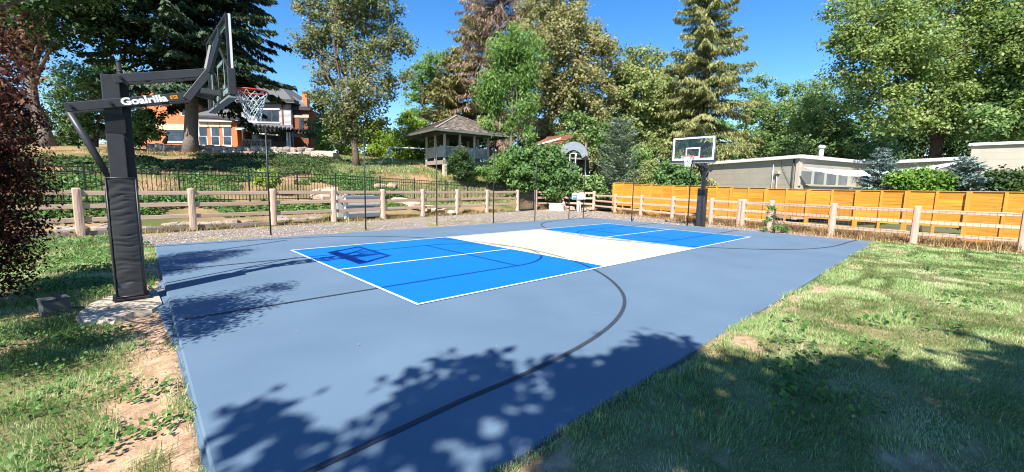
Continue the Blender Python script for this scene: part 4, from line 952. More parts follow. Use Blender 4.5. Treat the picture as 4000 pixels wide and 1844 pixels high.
for nm_, A1, A2, ax in (("x", 0, GA/3, 0), ("x", GA/3, 2*GA/3, 0), ("x", 2*GA/3, GA, 0), ("y", 0, GB/2, 0), ("y", GB/2, GB, 0), ("X", 0, GA/2, GB), ("X", GA/2, GA, GB), ("Y", 0, GB/2, GA), ("Y", GB/2, GB, GA)):
    z0_, z1_ = ZF+.28, ZF+.98; L__ = A2-A1; cc = (A1+A2)/2; al = nm_ in "xX"
    def gq(s, z, t=0): return G(s, ax+t, z) if al else G(ax+t, s, z)
    pn = MB()
    for z in (z0_, z1_): pn.bar(gq(A1+.08, z), gq(A2-.08, z), .06, .07)
    p_ = wbuild(pn, "rail_frame", M_pale, gaz); lt = MB(); hh = z1_-z0_-.06; nst = int((L__+hh)/.135)
    solid = nm_ == "y"
    if solid:
        lt.bar(gq(A1+.08, (z0_+z1_)/2), gq(A2-.08, (z0_+z1_)/2), .025, hh)
    else:
        for k in range(nst):
            s0 = A1-hh+.135*k+.1
            for sg in (0, 1):
                sa_, sb_ = s0, s0+hh; za_, zb_ = z0_+.03, z1_-.03
                if sa_ < A1+.08: za_ += (A1+.08-sa_); sa_ = A1+.08
                if sb_ > A2-.08: zb_ -= (sb_-(A2-.08)); sb_ = A2-.08
                if sb_-sa_ < .05: continue
                if sg: za_, zb_ = (z0_+z1_)-za_, (z0_+z1_)-zb_
                lt.bar(gq(sa_, za_, .008*sg), gq(sb_, zb_, .008*sg), .008, .036)
    off = np.array(gaz.location); lt.v = [tuple(np.array(q)-off) for q in lt.v]; lt.build("lattice" if not solid else "rail_panel", M_pale, p_)
ov = 1.36; ze, za_ = 5.46, 6.98
for q_ in ((GA/2, 0, ZB+.02, GA+.3, .14, .24), (GA/2, GB, ZB+.02, GA+.3, .14, .24), (0, GB/2, ZB+.03, .14, GB+.3, .24), (GA, GB/2, ZB+.03, .14, GB+.3, .24)): gpart("roof_beam", M_beam, [q_])
for q_ in ((GA/2, -ov, ze-.06, GA+2*ov, .05, .15), (GA/2, GB+ov, ze-.06, GA+2*ov, .05, .15), (-ov, GB/2, ze-.06, .05, GB+2*ov-.06, .15), (GA+ov, GB/2, ze-.06, .05, GB+2*ov-.06, .15)): gpart("fascia", M_beam, [q_])
cor = [G(-ov, -ov, ze), G(GA+ov, -ov, ze), G(GA+ov, GB+ov, ze), G(-ov, GB+ov, ze)]; apx = G(GA/2, GB/2, za_)
b = MB(); b.add(cor+[apx], [(0, 1, 4), (1, 2, 4), (2, 3, 4), (3, 0, 4)]); wbuild(b, "roof_deck", M_beam, gaz)
SV = []; ST = []                                                     # shakes: overlapping thick courses, uneven butts
for fi in range(4):
    A_, B_ = cor[fi], cor[(fi+1) % 4]; nr = 17
    nrm = np.cross(B_-A_, apx-A_); nrm /= np.linalg.norm(nrm)
    if nrm[2] < 0: nrm = -nrm
    for r_ in range(nr):
        f0, f1 = r_/nr, min((r_+1.35)/nr, .995); a0, b0 = A_+(apx-A_)*f0, B_+(apx-B_)*f0; a1, b1 = A_+(apx-A_)*f1, B_+(apx-B_)*f1
        wd = np.linalg.norm(b0-a0); m_ = max(1, int(wd/.17)); cuts = np.sort(np.clip(np.linspace(0, 1, m_+1)+rng.uniform(-.25, .25, m_+1)/m_, 0, 1)); cuts[0] = 0; cuts[-1] = 1
        for q in range(m_):
            dd = rng.uniform(-.02, .03); up_ = nrm*(.035+rng.uniform(0, .02)); s0, s1 = cuts[q]+.004/wd, cuts[q+1]-.004/wd
            down = (a0-a1)/np.linalg.norm(a0-a1)*dd
            P0, P1 = a0+(b0-a0)*s0+down, a0+(b0-a0)*s1+down; P2, P3 = a1+(b1-a1)*s1, a1+(b1-a1)*s0
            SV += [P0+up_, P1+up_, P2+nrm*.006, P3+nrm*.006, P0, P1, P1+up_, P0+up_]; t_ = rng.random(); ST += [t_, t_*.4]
me = np_mesh("shingles", np.array(SV)-np.array(gaz.location), 4, ST, M_shing); o = link("shingles", me, gaz); o["kind"] = "stuff"
for fi in range(4):
    b = MB(); b.bar(cor[fi]+np.array((0, 0, .06)), apx+np.array((0, 0, .07)), .16, .035); wbuild(b, "hip_cap", M_wood, gaz)

# swing frame behind the gazebo
se = empty("swing_frame", tuple(hp(1526, 640, 36)), 0, "pale A-frame swing set left of the gazebo", "swing set")
top_ = hp(1526, 575, 36); b = MB(); b.tube([top_-RH*.05, hp(1690, 583, 38)], .055, 8); wbuild(b, "crossbar", M_white, se)
for u, v, d in ((1488, 634, 35), (1519, 640, 37.2), (1535, 641, 35.6)):
    b = MB(); q_ = hp(u, v, d); q_[2] = min(q_[2], hz(q_[0], q_[1])); b.tube([top_, q_], .05, 8); wbuild(b, "leg", M_white, se)
# stone bench on the bank, timber trough bed behind the fence
bq = hp(1360, 740, 20.2); bq[2] = hz(bq[0], bq[1]); be = empty("stone_bench", tuple(bq), YAW-math.pi/2, "grey stone slab bench on the bank behind the picket fence", "bench")
MB().box((0, 0, .47), (1.35, .42, .09), bev=.015).build("seat", M_rock, be)
for x in (-.42, .45): MB().box((x, 0, .20), (.16, .36, .45), bev=.03).build("leg", M_rock, be)
tq = hp(1405, 800, 19.3); te = empty("planter_box", (tq[0], tq[1], .05), math.atan2(.15, 1), "long grey board planter box just behind the cedar rail fence", "planter")
for k in range(2): MB().box((0, -.3, .30+k*.50), (1.90, .05, .46), bev=.006).build("plank", M_util, te)
MB().box((0, .3, .55), (1.90, .05, .96), bev=.006).build("plank", M_util, te)
for x in (-.93, .93): MB().box((x, -.335, .55), (.09, .09, 1.06), bev=.008).build("corner_post", M_white, te)
MB().box((0, 0, .90), (1.84, .55, .05)).build("soil", M_soil, te)
# sandstone boulders and low stacked steps on the bank
def boulder(u, v, d, s, lab, flat=.62):
    q = hp(u, v, d); zg = hz(q[0], q[1]); e = link("boulder", sands[random.randrange(5)], None, (q[0], q[1], zg+s*.14), (0, 0, random.uniform(0, 6)), (s, s*.9, s*flat*1.3))
    tag(e, lab, "boulder", "sandstone boulders on the bank")
boulder(1265, 722, 20.5, 1.55, "large sandstone boulder left of the stone bench behind the picket fence"); boulder(1235, 735, 20, .9, "small sandstone boulder at the foot of the large one")
boulder(1420, 735, 20.8, 1.0, "sandstone boulder right of the stone bench", .5); boulder(1335, 715, 21.6, 1.1, "flat sandstone slab behind the stone bench", .35)
boulder(1290, 712, 22, .8, "sandstone block behind the large boulder")
boulder(1480, 690, 25, .9, "grey-tan rock below the elm tree", .4); boulder(1530, 686, 25.5, .9, "second rock right below the elm tree", .4)
for i, (u, v, d, s) in enumerate(((1560, 708, 23, 1.1), (1590, 713, 23, 1.2), (1622, 717, 23, 1.1), (1655, 722, 23, 1.0), (1690, 726, 23.2, 1.1), (1720, 731, 23.4, .9), (1750, 736, 23.4, .9))):
    boulder(u, v, d, s, ["highest", "second", "third", "fourth", "fifth", "sixth", "lowest"][i]+" of the sandstone edging rocks stepping down in front of the gazebo", .45)
boulder(1275, 628, 33, 1.8, "dark grey boulder at the top of the bank below the pergola end", .6)
# stones along the foot of the bank, seen between the rails at the left
fr = empty("stone_edging", (-4, FY(-4)+1.0, 0), 0, "row of grey stones edging the bank behind the left end of the cedar fence", "stone edging")
x = -7.5
while x < 3.5:
    l = random.uniform(.5, .95); link("stone", rocks[random.randrange(6)], fr, (x+l/2+4, FY(x+l/2)+.85-(FY(-4)+1.0), random.uniform(-.02, .10)), (random.uniform(-.2, .2), 0, random.uniform(-.3, .5)), (l*1.02, .7, random.uniform(.35, .6))); x += l
# ------------------------------------------------------------------ things by the far corner fence
def ground_at(u, v): 
    ray = _f + _r*(u-2000)/FPX + _u*(922-v)/FPX; t = (-.02-CAM[2])/ray[2]; return CAM+t*ray
dq = np.array((19.7, 14.7, -.02)); de = empty("well_ring", tuple(dq), 0, "low round cream corrugated metal ring at the foot of the fence beside the gate", "ring planter")
b = MB(); prof = []
for k in range(25): prof.append((.55+.014*math.cos(k*math.pi*.5), k*.46/24))
n_ = 36; V = []
for r_, z in prof:
    for i in range(n_): t = 2*math.pi*i/n_; V.append((r_*math.cos(t), r_*math.sin(t), z))
b.add(V, [(j*n_+i, j*n_+(i+1) % n_, (j+1)*n_+(i+1) % n_, (j+1)*n_+i) for j in range(24) for i in range(n_)], True); b.build("corrugated_wall", M_fascia, de)
b = MB(); b.tube([(.56*math.cos(t), .56*math.sin(t), .46) for t in np.linspace(0, 2*math.pi, 37)], .018, 6, caps=False); b.build("rolled_rim", M_fascia, de)
b = MB(); b.add([(.53*math.cos(t), .53*math.sin(t), .36) for t in np.linspace(0, 2*math.pi, 25)[:-1]], [tuple(range(24))]); b.build("soil", M_soil, de)
pe = empty("leaning_planks", (21.0, 15.0, 0), 0, "three spare cedar planks leaning on a fence post beside the metal ring", "planks")
for k in range(3):
    b = MB(); b.bar((-.42-k*.10, -.42-.05*k, 0), (-.12-k*.03, .30, 1.0+.03*k), .035, .13, .004, up=(1, -.4, 0)); b.build("plank", M_rail, pe)
sp = empty("lumber_pile", (20.75, 12.75, -.02), .62, "low pile of cedar boards stacked at the far fence corner", "lumber pile")
rr_ = random.Random(5)
for lay in range(4):
    for k in range(5): MB().box((rr_.uniform(-.12, .12), -.36+k*.17, .03+lay*.058), (2.0+rr_.uniform(-.3, .3), .15, .048), bev=.004).build("board", M_rail, sp)
sp = empty("lumber_pile", (20.1, 13.9, -.02), .9, "small stack of cedar offcuts left of the utility box", "lumber pile")
for lay in range(4):
    for k in range(3): MB().box((rr_.uniform(-.05, .05), -.2+k*.19, .04+lay*.075), (1.15+rr_.uniform(-.1, .1), .16, .065), bev=.004).build("board", M_rail, sp)
uq = np.array((20.05, 13.05, -.02)); ub = empty("utility_box", tuple(uq), math.atan2(-1, -1.1)+math.pi/2, "grey and white utility box with blue label on a post at the far corner", "utility box")
MB().box((0, .0, .42), (.14, .12, .84), bev=.008).build("post", M_white, ub); MB().box((.16, .02, .40), (.05, .05, .80), bev=.004).build("conduit", M_util, ub)
MB().box((.0, -.02, 1.03), (.92, .32, .44), bev=.02).build("cabinet", M_util, ub); MB().box((-.27, -.185, .98), (.30, .012, .26), bev=.003).build("blue_label", M_blued, ub); MB().box((-.27, -.193, 1.0), (.20, .004, .05)).build("label_stripe", M_white, ub); MB().box((.2, -.185, 1.03), (.44, .012, .38), bev=.004).build("white_panel", M_white, ub)
# ------------------------------------------------------------------ play structure with steel tunnel slide, half swallowed by vines
SD = 33.0; ps = empty("play_structure", tuple(hp(2200, 745, SD)), 0, "overgrown play tower with rust-brown roof and curved grey metal slide hood", "playground")
b = MB(); n_ = 22; V = []
for i in range(n_+1):
    t = math.pi*(1.02-.98*i/n_)-.05
    cu_, cv_ = 2240+57*math.cos(t), 612-58*math.sin(t)
    iu, iv = 2240+33*math.cos(t), 620-34*math.sin(t)
    V += [hp(cu_, cv_, SD-.5), hp(cu_+2, cv_-1, SD+1.0), hp(iu, iv, SD-.5), hp(iu+2, iv-1, SD+1.0)]
F = []
for i in range(n_):
    a, c_ = i*4, (i+1)*4; F += [(a, c_, c_+1, a+1), (a, a+2, c_+2, c_), (a+2, a+3, c_+3, c_+2), (a+1, c_+1, c_+3, a+3)]
F += [(0, 1, 3, 2), (n_*4, n_*4+2, n_*4+3, n_*4+1)]
b.add(V, F); wbuild(b, "slide_hood", M_steel, ps)
for u in (2226, 2248): b = MB(); b.tube([hp(u-2, 665, SD-.3), hp(u+1, 612, SD-.3), hp(u+3, 600, SD-.3)], .055, 8); wbuild(b, "pole", M_white, ps)
b = MB(); b.tube([hp(2226, 600, SD-.3), hp(2250, 599, SD-.3), hp(2275, 604, SD-.2)], .045, 8); wbuild(b, "crossbar", M_fascia, ps)
for u in (2098, 2140, 2215, 2290): b = MB(); q_ = hp(u, 560, SD+.8); b.bar((q_[0], q_[1], -.1), tuple(q_), .12, .12); wbuild(b, "timber", M_wood, ps)
b = MB(); b.add([hp(2082, 566, SD-.6), hp(2190, 560, SD-.6), hp(2230, 536, SD+.8), hp(2135, 538, SD+.8), hp(2082, 570, SD-.6), hp(2190, 564, SD-.6)], [(0, 1, 2, 3), (0, 4, 5, 1)]); wbuild(b, "roof_panel", M_rust, ps)
b = MB(); b.add([hp(2095, 562, SD-.65), hp(2160, 540, SD-.2), hp(2188, 556, SD-.65), hp(2150, 570, SD-.65)], [(0, 1, 2, 3)]); b.bar(hp(2135, 540, SD-.2), hp(2236, 534, SD-.2), .1, .22); wbuild(b, "roof_trim", M_rust, ps)
b = MB(); b.bar(hp(2100, 566, SD-.68), hp(2190, 540, SD-.68), .05, .10); wbuild(b, "white_edge", M_white, ps)
b = MB(); b.bar(hp(2100, 616, SD+.2), hp(2300, 622, SD+.2), .9, .12); wbuild(b, "deck", M_wood, ps)
b = MB(); b.bar(hp(2170, 690, SD-.4), hp(2305, 686, SD-.4), .05, .08); b.bar(hp(2285, 660, SD-.4), hp(2295, 742, SD-.4), .06, .06); wbuild(b, "ladder_rail", M_pale, ps)
b = MB(); prect(b, 2190, 2300, 625, 740, SD+.9, .1); wbuild(b, "back_panel", M_trim, ps)

# ------------------------------------------------------------------ vegetation
def unit(a): return a/(np.linalg.norm(a, axis=-1, keepdims=True)+1e-9)
def leaf_quads(C, Nn, A, length, width, fold=.25):
    """rhombic leaves: centre C, normal Nn, axis A; folded a little along the midrib"""
    A = unit(A-Nn*np.sum(A*Nn, 1, keepdims=True)); B = np.cross(Nn, A); l = (length/2)[:, None]; w_ = (width/2)[:, None]
    return np.stack([C-A*l, C+B*w_+Nn*w_*fold, C+A*l, C-B*w_+Nn*w_*fold], 1).reshape(-1, 3)
def rdir(n): return unit(rng.normal(size=(n, 3)))
def crown(lobes, n, leaf, clump=.45, flat=.7, per=70, hang=0.0, shell=.5, asp=.55):
    """lobes: (centre, radius xyz); leaves gathered in clumps spread through the lobes"""
    vol = np.array([np.prod(r)**(2/3) for _, r in lobes]); pr = vol/vol.sum(); nc = max(4, n//per)
    li = rng.choice(len(lobes), nc, p=pr); cen = np.array([c for c, _ in lobes])[li]; rad = np.array([r for _, r in lobes])[li]
    d = rdir(nc); rr_ = shell+(1-shell)*rng.random(nc)**.6; rr_ = rr_*rng.uniform(.82, 1.12, nc)
    cc = cen+d*rad*rr_[:, None]; cs = clump*rng.uniform(.55, 1.5, nc); ct = rng.uniform(-.22, .22, nc)
    ci = rng.choice(nc, n, p=cs**2/np.sum(cs**2))
    off = rng.normal(size=(n, 3))*.5; off[:, 2] *= flat
    P = cc[ci]+off*cs[ci][:, None]; P[:, 2] -= hang*np.abs(rng.normal(size=n))*cs[ci]
    nn = unit(rdir(n)*.8+unit(off)*.35+np.array((-.25, -.15, .55)))
    ax = unit(rdir(n)+np.array((0, 0, -.35-hang))+d[ci]*.5)
    s_ = leaf*rng.uniform(.65, 1.35, n); tint = np.clip(.5+ct[ci]+rng.normal(size=n)*.2, 0, 1)
    return leaf_quads(P, nn, ax, s_, s_*asp), tint, cc
def limb_pts(a, c, k=6, bend=.12):
    a = np.asarray(a, float); c = np.asarray(c, float); L__ = np.linalg.norm(c-a); j = rng.normal(size=3)*bend*L__; j[2] = abs(j[2])*.5
    return [a+(c-a)*t+j*math.sin(math.pi*t)*(1-.3*t) for t in np.linspace(0, 1, k)]
def tree(name, label, cat, base, trunk_top, r0, lobes, n, leaf, fm, bark=None, group=None, clump=.5, limbs=10, flat=.7, hang=0.0, per=70, shell=.5, asp=.66, twigs=30, lean=None):
    if leaf >= .16: leaf *= 1.18
    bark = bark or M_bark; base = np.asarray(base, float); e = empty(name, tuple(base), 0, label, cat, group)
    q, tint, cc = crown(lobes, n, leaf, clump, flat, per, hang, shell, asp)
    o = link("crown", np_mesh("crown", q-base, 4, tint, fm), e)
    t = MB(); tt = np.asarray(trunk_top, float); pts = [base+(tt-base)*s_ + (np.asarray(lean)*math.sin(math.pi*s_) if lean is not None else 0) for s_ in np.linspace(0, 1, 8)]
    pts = [p_+np.array((rng.normal(), rng.normal(), 0))*r0*.12*(i > 0) for i, p_ in enumerate(pts)]
    pts[0] = pts[0]-np.array((0, 0, .3)); rads = [r0*(1.35 if i == 0 else 1.0)*(1-.62*i/7) for i in range(8)]
    t.tube(pts, rads, 10)
    big = sorted(lobes, key=lambda L: -np.prod(L[1]))[:limbs]
    for i, (c_, r_) in enumerate(big):
        a_ = pts[min(7, 4+i % 4)]; p_ = limb_pts(a_, c_, 6); t.tube(p_, [r0*.38*(1-.8*s_) for s_ in np.linspace(0, 1, 6)], 6, caps=False)
    for i in rng.choice(len(cc), min(twigs, len(cc)), replace=False):
        k_ = np.argmin([np.linalg.norm(cc[i]-c_) for c_, _ in big]); p_ = limb_pts(big[k_][0], cc[i], 4, .1); t.tube(p_, [r0*.10, r0*.08, r0*.05, r0*.02], 4, caps=False)
    t.v = [tuple(np.array(q_)-base) for q_ in t.v]; t.build("trunk", bark, e)
    return e
def plobes(spec, c, dj=.55, sq=1.0):
    """crown lobes from photo circles (u, v, r px) at depth c; real spheres, staggered in depth"""
    out = []
    for i, q in enumerate(spec):
        u, v, r = q[:3]; cc = c+(q[3] if len(q) > 3 else 0); R_ = r*cc/FPX; cc2 = cc+rng.uniform(-dj, dj)*R_*1.4
        k = cc2/cc; out.append((at(u, v, cc2), np.array((R_*k, R_*k, R_*k*sq))))
    return out
def ground_pt(u, c):
    """spot on the terrain below photo column u at depth c"""
    q = at(u, 700, c); return np.array((q[0], q[1], hz(q[0], q[1])))
def bush(name, label, cat, spec, c, n, leaf, fm, group=None, clump=.3, ground=None, **kw):
    lb = plobes(spec, c, .5); base = np.mean([l[0] for l in lb], 0); base[2] = hz(base[0], base[1]) if ground is None else ground
    return tree(name, label, cat, base, base+np.array((0, 0, max(.4, lb[0][0][2]-base[2]))), .05, lb, n, leaf, fm, group=group, clump=clump, limbs=6, twigs=10, **kw)

def conifer(name, label, base, top, Rb, n, fm, cat="tree", droop=.35, hang=.5, slen=.42, swid=.10, h0=.08, step=.42, per=6, prof=.85, bark=None, group=None, up=.15, rtrunk=.28, thin=0.0, fill=1.0):
    """whorled conifer: drooping boughs carrying flat or hanging sprays"""
    base = np.asarray(base, float); top = np.asarray(top, float); H = np.linalg.norm(top-base); ax = (top-base)/H
    e = empty(name, tuple(base), 0, label, cat, group); br = []
    h = h0*H
    while h < H*.985:
        for k in range(per):
            if rng.random() < thin: continue
            f_ = h/H; L__ = Rb*((1-f_)**prof)*rng.uniform(.62, 1.15)+.15
            if f_ < .25: L__ *= .8+.2*f_/.25
            br.append((h+rng.uniform(-.5, .5)*step, rng.uniform(0, 2*math.pi), L__, up+.35*f_+rng.uniform(-.1, .1), droop*(1-.7*f_)*rng.uniform(.7, 1.3)))
        h += step*(1.15-.6*h/H)
    br = np.array(br); nb = len(br); bi = rng.choice(nb, n, p=(br[:, 2]**1.25)/np.sum(br[:, 2]**1.25))
    s_ = rng.random(n)**.62; Lb = br[bi, 2]; az = br[bi, 1]; dr = np.stack([np.cos(az), np.sin(az), np.zeros(n)], 1); lat = np.stack([-np.sin(az), np.cos(az), np.zeros(n)], 1)
    wv = (.30*Lb*(1-s_)*fill+.16); t_ = rng.uniform(-1, 1, n)*wv
    P = base+ax*br[bi, 0][:, None]+dr*(Lb*s_)[:, None]+lat*t_[:, None]
    P[:, 2] += Lb*(br[bi, 3]*s_-br[bi, 4]*s_**2*1.3+.22*br[bi, 4]*s_**6) - np.abs(t_)*hang*.5 - hang*rng.random(n)*.30*np.minimum(1, Lb*.5)
    A = unit(dr*.7+lat*np.sign(t_)[:, None]*.55+np.array((0, 0, -1.0))*hang*1.6+rng.normal(size=(n, 3))*.22)
    nn = unit(np.array((0, 0, 1.0))*(1-.6*min(hang, 1))+dr*.5*hang+rng.normal(size=(n, 3))*.45)
    l_ = slen*rng.uniform(.6, 1.3, n)*np.clip(.55+.25*Lb, .5, 1.1); bt = rng.uniform(-.18, .18, nb)
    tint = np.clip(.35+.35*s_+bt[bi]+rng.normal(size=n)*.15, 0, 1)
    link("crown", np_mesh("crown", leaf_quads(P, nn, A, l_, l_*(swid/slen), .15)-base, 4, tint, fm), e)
    t = MB(); t.tube([base-np.array((0, 0, .3))]+[base+(top-base)*q for q in np.linspace(.05, 1, 8)], [rtrunk*1.3]+[rtrunk*(1-.93*q) for q in np.linspace(.05, 1, 8)], 10)
    for b_ in br[rng.choice(nb, min(nb, 130), replace=False)]:
        p0 = base+ax*b_[0]; d_ = np.array((math.cos(b_[1]), math.sin(b_[1]), 0)); pts = []
        for q in np.linspace(0, .92, 5): pts.append(p0+d_*b_[2]*q+np.array((0, 0, b_[2]*(b_[3]*q-b_[4]*q*q*1.3))))
        t.tube(pts, [.045*b_[2]/2+.012, .035*b_[2]/2+.01, .02, .014, .006], 4, caps=False)
    t.v = [tuple(np.array(q_)-base) for q_ in t.v]; t.build("trunk", bark or M_bark, e)
    return e

# --- left group: dark fir and tall tree beside the house
b_ = ground_pt(752, 33.0)
conifer("fir_tree", "huge dark green fir with thick straight trunk in front of the brick house", b_, at(775, -520, 33.5), 8.2, 66000, F_fir, droop=.40, hang=.55, slen=.50, swid=.17, h0=.20, step=.42, per=6, prof=.55, up=.16, rtrunk=.50, bark=M_barkg)
tr = tree("tall_tree", "tall dark-leaved tree with leaning bare trunk at the upper left", "tree", ground_pt(205, 30), at(105, 190, 29), .42,
     plobes([(60, 60, 130), (200, 40, 150), (330, 80, 120), (20, 170, 90), (150, 150, 110), (420, 130, 90), (280, -60, 160), (80, -100, 170), (-80, 60, 160), (470, 30, 110), (-60, -160, 200), (250, -220, 190), (420, -120, 150)], 28.5), 34000, .22, F_dark, bark=M_barkg, clump=.6, lean=(-.2, .2, 0))
tree("young_tree", "light green broad tree behind the near hoop's arms", "tree", ground_pt(380, 36), at(400, 420, 36), .20,
     plobes([(330, 330, 80), (420, 360, 80), (280, 420, 80), (380, 460, 90), (460, 430, 60), (250, 330, 60), (300, 520, 60), (430, 280, 60), (200, 470, 60)], 36), 17000, .19, F_green, clump=.55)
bush("leafy_bush", "rounded dark green bush against the left corner of the brick house", "bush", [(560, 470, 50), (600, 500, 45), (550, 525, 50), (520, 500, 45), (600, 450, 35)], 34.5, 7000, .17, F_bush, clump=.35)
conifer("spruce_shrub", "pale green conifer shrub at the far left behind the dark trunk", ground_pt(60, 33), at(50, 330, 33), 2.6, 6000, F_pine, droop=.1, hang=.1, slen=.4, swid=.12, step=.4, h0=.02)
bush("leafy_bush", "low shaded bush row at the far left edge of the bank", "bush", [(0, 520, 70), (-80, 480, 90), (90, 540, 45), (250, 555, 40)], 33, 6000, .18, F_dark, clump=.4)
tree("overhanging_tree", "dark leafy tree at the top left corner shading the bank", "tree", (-8.6, 21.5, hz(-8.6, 21.5)), (-7.6, 21.6, 9.0), .34,
     [(np.array(c_), np.array((r_, r_, r_*.7))) for c_, r_ in (((-7.0, 21.5, 11.0), 1.8), ((-5.2, 22.3, 10.2), 1.3), ((-3.6, 23.0, 10.6), 1.2), ((-6.2, 23.5, 12.0), 1.7), ((-4.4, 20.6, 10.9), 1.2), ((-8.5, 23.5, 11.5), 1.8), ((-2.4, 24.6, 11.6), 1.2), ((-4.0, 25.5, 12.2), 1.5), ((-7.5, 19.4, 11.0), 1.5))], 13000, .21, F_dark, bark=M_barkg, clump=.6, twigs=50)
# --- elm on the bank
tree("elm_tree", "tall sparse olive-leaved elm on the bank left of the gazebo", "tree", ground_pt(1392, 30), at(1370, 330, 30.4), .24,
     plobes([(1370, 60, 110), (1290, 100, 90), (1450, 90, 90), (1230, 180, 70), (1360, 220, 120), (1480, 240, 80), (1270, 290, 80), (1420, 340, 100), (1520, 330, 65), (1300, 400, 70), (1380, 440, 90), (1460, 450, 70), (1240, 380, 45), (1330, 480, 60), (1560, 160, 55),
             (1600, 180, 35), (1205, 20, 65), (1430, -40, 120), (1300, -60, 120), (1380, -200, 140), (1540, 60, 50), (1180, 160, 40), (1580, 300, 36), (1420, 520, 50), (1340, 540, 40), (1480, 160, 70)], 30.2, .6), 36000, .165, F_elm, clump=.44, per=40, shell=.2, twigs=160, limbs=24, asp=.62)
# --- bright green trees behind the elm and swing set
for i, (lab, spec, c, n, fm) in enumerate((
    ("yellow-green tree filling the gap behind the elm trunk", [(1330, 560, 70), (1420, 570, 75), (1470, 530, 60), (1360, 500, 50), (1500, 590, 50)], 44, 11000, F_yellow),
    ("bluish green tree beside the right end of the brick house", [(1250, 520, 55), (1280, 450, 45), (1300, 590, 50), (1260, 400, 30), (1230, 590, 40), (1310, 500, 45)], 46, 9000, F_green),
    ("bright yellow-green tree behind the swing set", [(1600, 520, 65), (1570, 590, 55), (1640, 590, 60), (1610, 460, 45), (1540, 620, 40), (1650, 500, 45)], 44, 11000, F_yellow),
    ("pale green tree behind the left edge of the gazebo roof", [(1650, 300, 55), (1690, 260, 45), (1630, 370, 45), (1640, 420, 50), (1690, 330, 60), (1720, 230, 30)], 48, 9000, F_bright))):
    tree("garden_tree", lab, "tree", ground_pt(spec[0][0], c), at(spec[0][0], spec[0][1], c), .16, plobes(spec, c), n, .20, fm, clump=.5, group="bright garden trees behind the bank")
# --- conifers behind the gazebo
conifer("cedar_tree", "dense olive cedar rising behind the gazebo roof", ground_pt(1790, 42), at(1775, 185, 42), 4.8, 32000, F_cedar, droop=.15, hang=.55, slen=.42, swid=.11, h0=.04, step=.45, per=7, prof=.75, up=.2)
conifer("dying_spruce", "tall dying brown spruce with bare drooping twigs behind the gazebo", ground_pt(1960, 44), at(1935, -300, 44), 8.2, 44000, F_brown, droop=.4, hang=.8, slen=.46, swid=.07, h0=.06, step=.55, per=6, prof=.60, up=.15, rtrunk=.4, thin=.12)
conifer("pale_spruce", "pale tan-tipped spruce top showing left of the dying spruce", ground_pt(1850, 47), at(1868, -160, 47), 4.6, 11000, F_spruce, droop=.42, hang=.95, slen=.6, swid=.10, h0=.45, step=.75, per=4, prof=.7, up=.1, thin=.1)
# --- sumac-like bright tree with pale trunk
tree("walnut_tree", "bright green tree with slim pale trunk right of the gazebo", "tree", ground_pt(1988, 31.5), at(2005, 330, 31.5), .14,
     plobes([(2030, 160, 75), (1960, 190, 60), (2080, 200, 55), (2000, 250, 90), (1920, 310, 60), (2060, 290, 60), (1930, 370, 50), (2010, 340, 60), (2020, 430, 45), (2000, 140, 50), (2060, 400, 40), (1890, 340, 35), (1990, 480, 30), (1910, 480, 28), (2060, 500, 30)], 31.5), 17000, .26, F_bright, bark=M_barkg, clump=.46, per=48, hang=.9, asp=.30, shell=.35, twigs=60)
# --- mixed deciduous mass in the middle
tree("ash_tree", "large olive-brown leaved tree left of centre, taller than its neighbours", "tree", ground_pt(2150, 38), at(2150, 300, 38), .40,
     plobes([(2130, 40, 110), (2220, 90, 90), (2080, 90, 80), (2160, 180, 110), (2250, 200, 90), (2330, 230, 80), (2200, 290, 110), (2300, 330, 90), (2380, 270, 60), (2180, 400, 100), (2290, 440, 90), (2120, 480, 70), (2390, 360, 60), (2220, 500, 80), (2150, -60, 110), (2240, 20, 70), (2360, 190, 45), (2290, 120, 60), (2330, 170, 60), (2100, 300, 80), (2240, 380, 100), (2340, 480, 90), (2110, 580, 80), (2260, 600, 90)], 38, .7), 40000, .22, F_oliveb, clump=.55, per=50, shell=.3, twigs=120)
tree("ash_tree", "olive green tree with feathery top between the tall tree and the spruce", "tree", ground_pt(2500, 40), at(2500, 400, 40), .35,
     plobes([(2480, 260, 70), (2560, 280, 70), (2420, 340, 80), (2520, 370, 100), (2620, 340, 80), (2460, 460, 100), (2580, 480, 100), (2380, 470, 80), (2650, 450, 70), (2440, 570, 90), (2560, 590, 90), (2360, 560, 70), (2470, 210, 35), (2575, 215, 38), (2640, 580, 70), (2660, 250, 40), (2460, 320, 80), (2590, 420, 90), (2700, 380, 60), (2520, 480, 100), (2690, 520, 70)], 40, .7), 40000, .23, F_olive, clump=.55, per=50, shell=.3, twigs=100)
tree("dark_maple", "shaded green tree below the tall olive-brown tree", "tree", ground_pt(2330, 36), at(2330, 600, 36), .25,
     plobes([(2250, 520, 80), (2350, 540, 80), (2420, 640, 80), (2320, 640, 90), (2200, 600, 70), (2500, 660, 70), (2180, 680, 60)], 36), 15000, .19, F_green, clump=.5, per=60)
# --- Norway spruce
conifer("norway_spruce", "tall yellow-green Norway spruce with drooping boughs behind the far hoop", ground_pt(2755, 37), at(2765, -190, 37.5), 5.2, 66000, F_spruce, droop=.34, hang=.85, slen=.38, swid=.075, h0=.03, step=.52, per=6, prof=.62, up=.12, rtrunk=.36, fill=1.1)
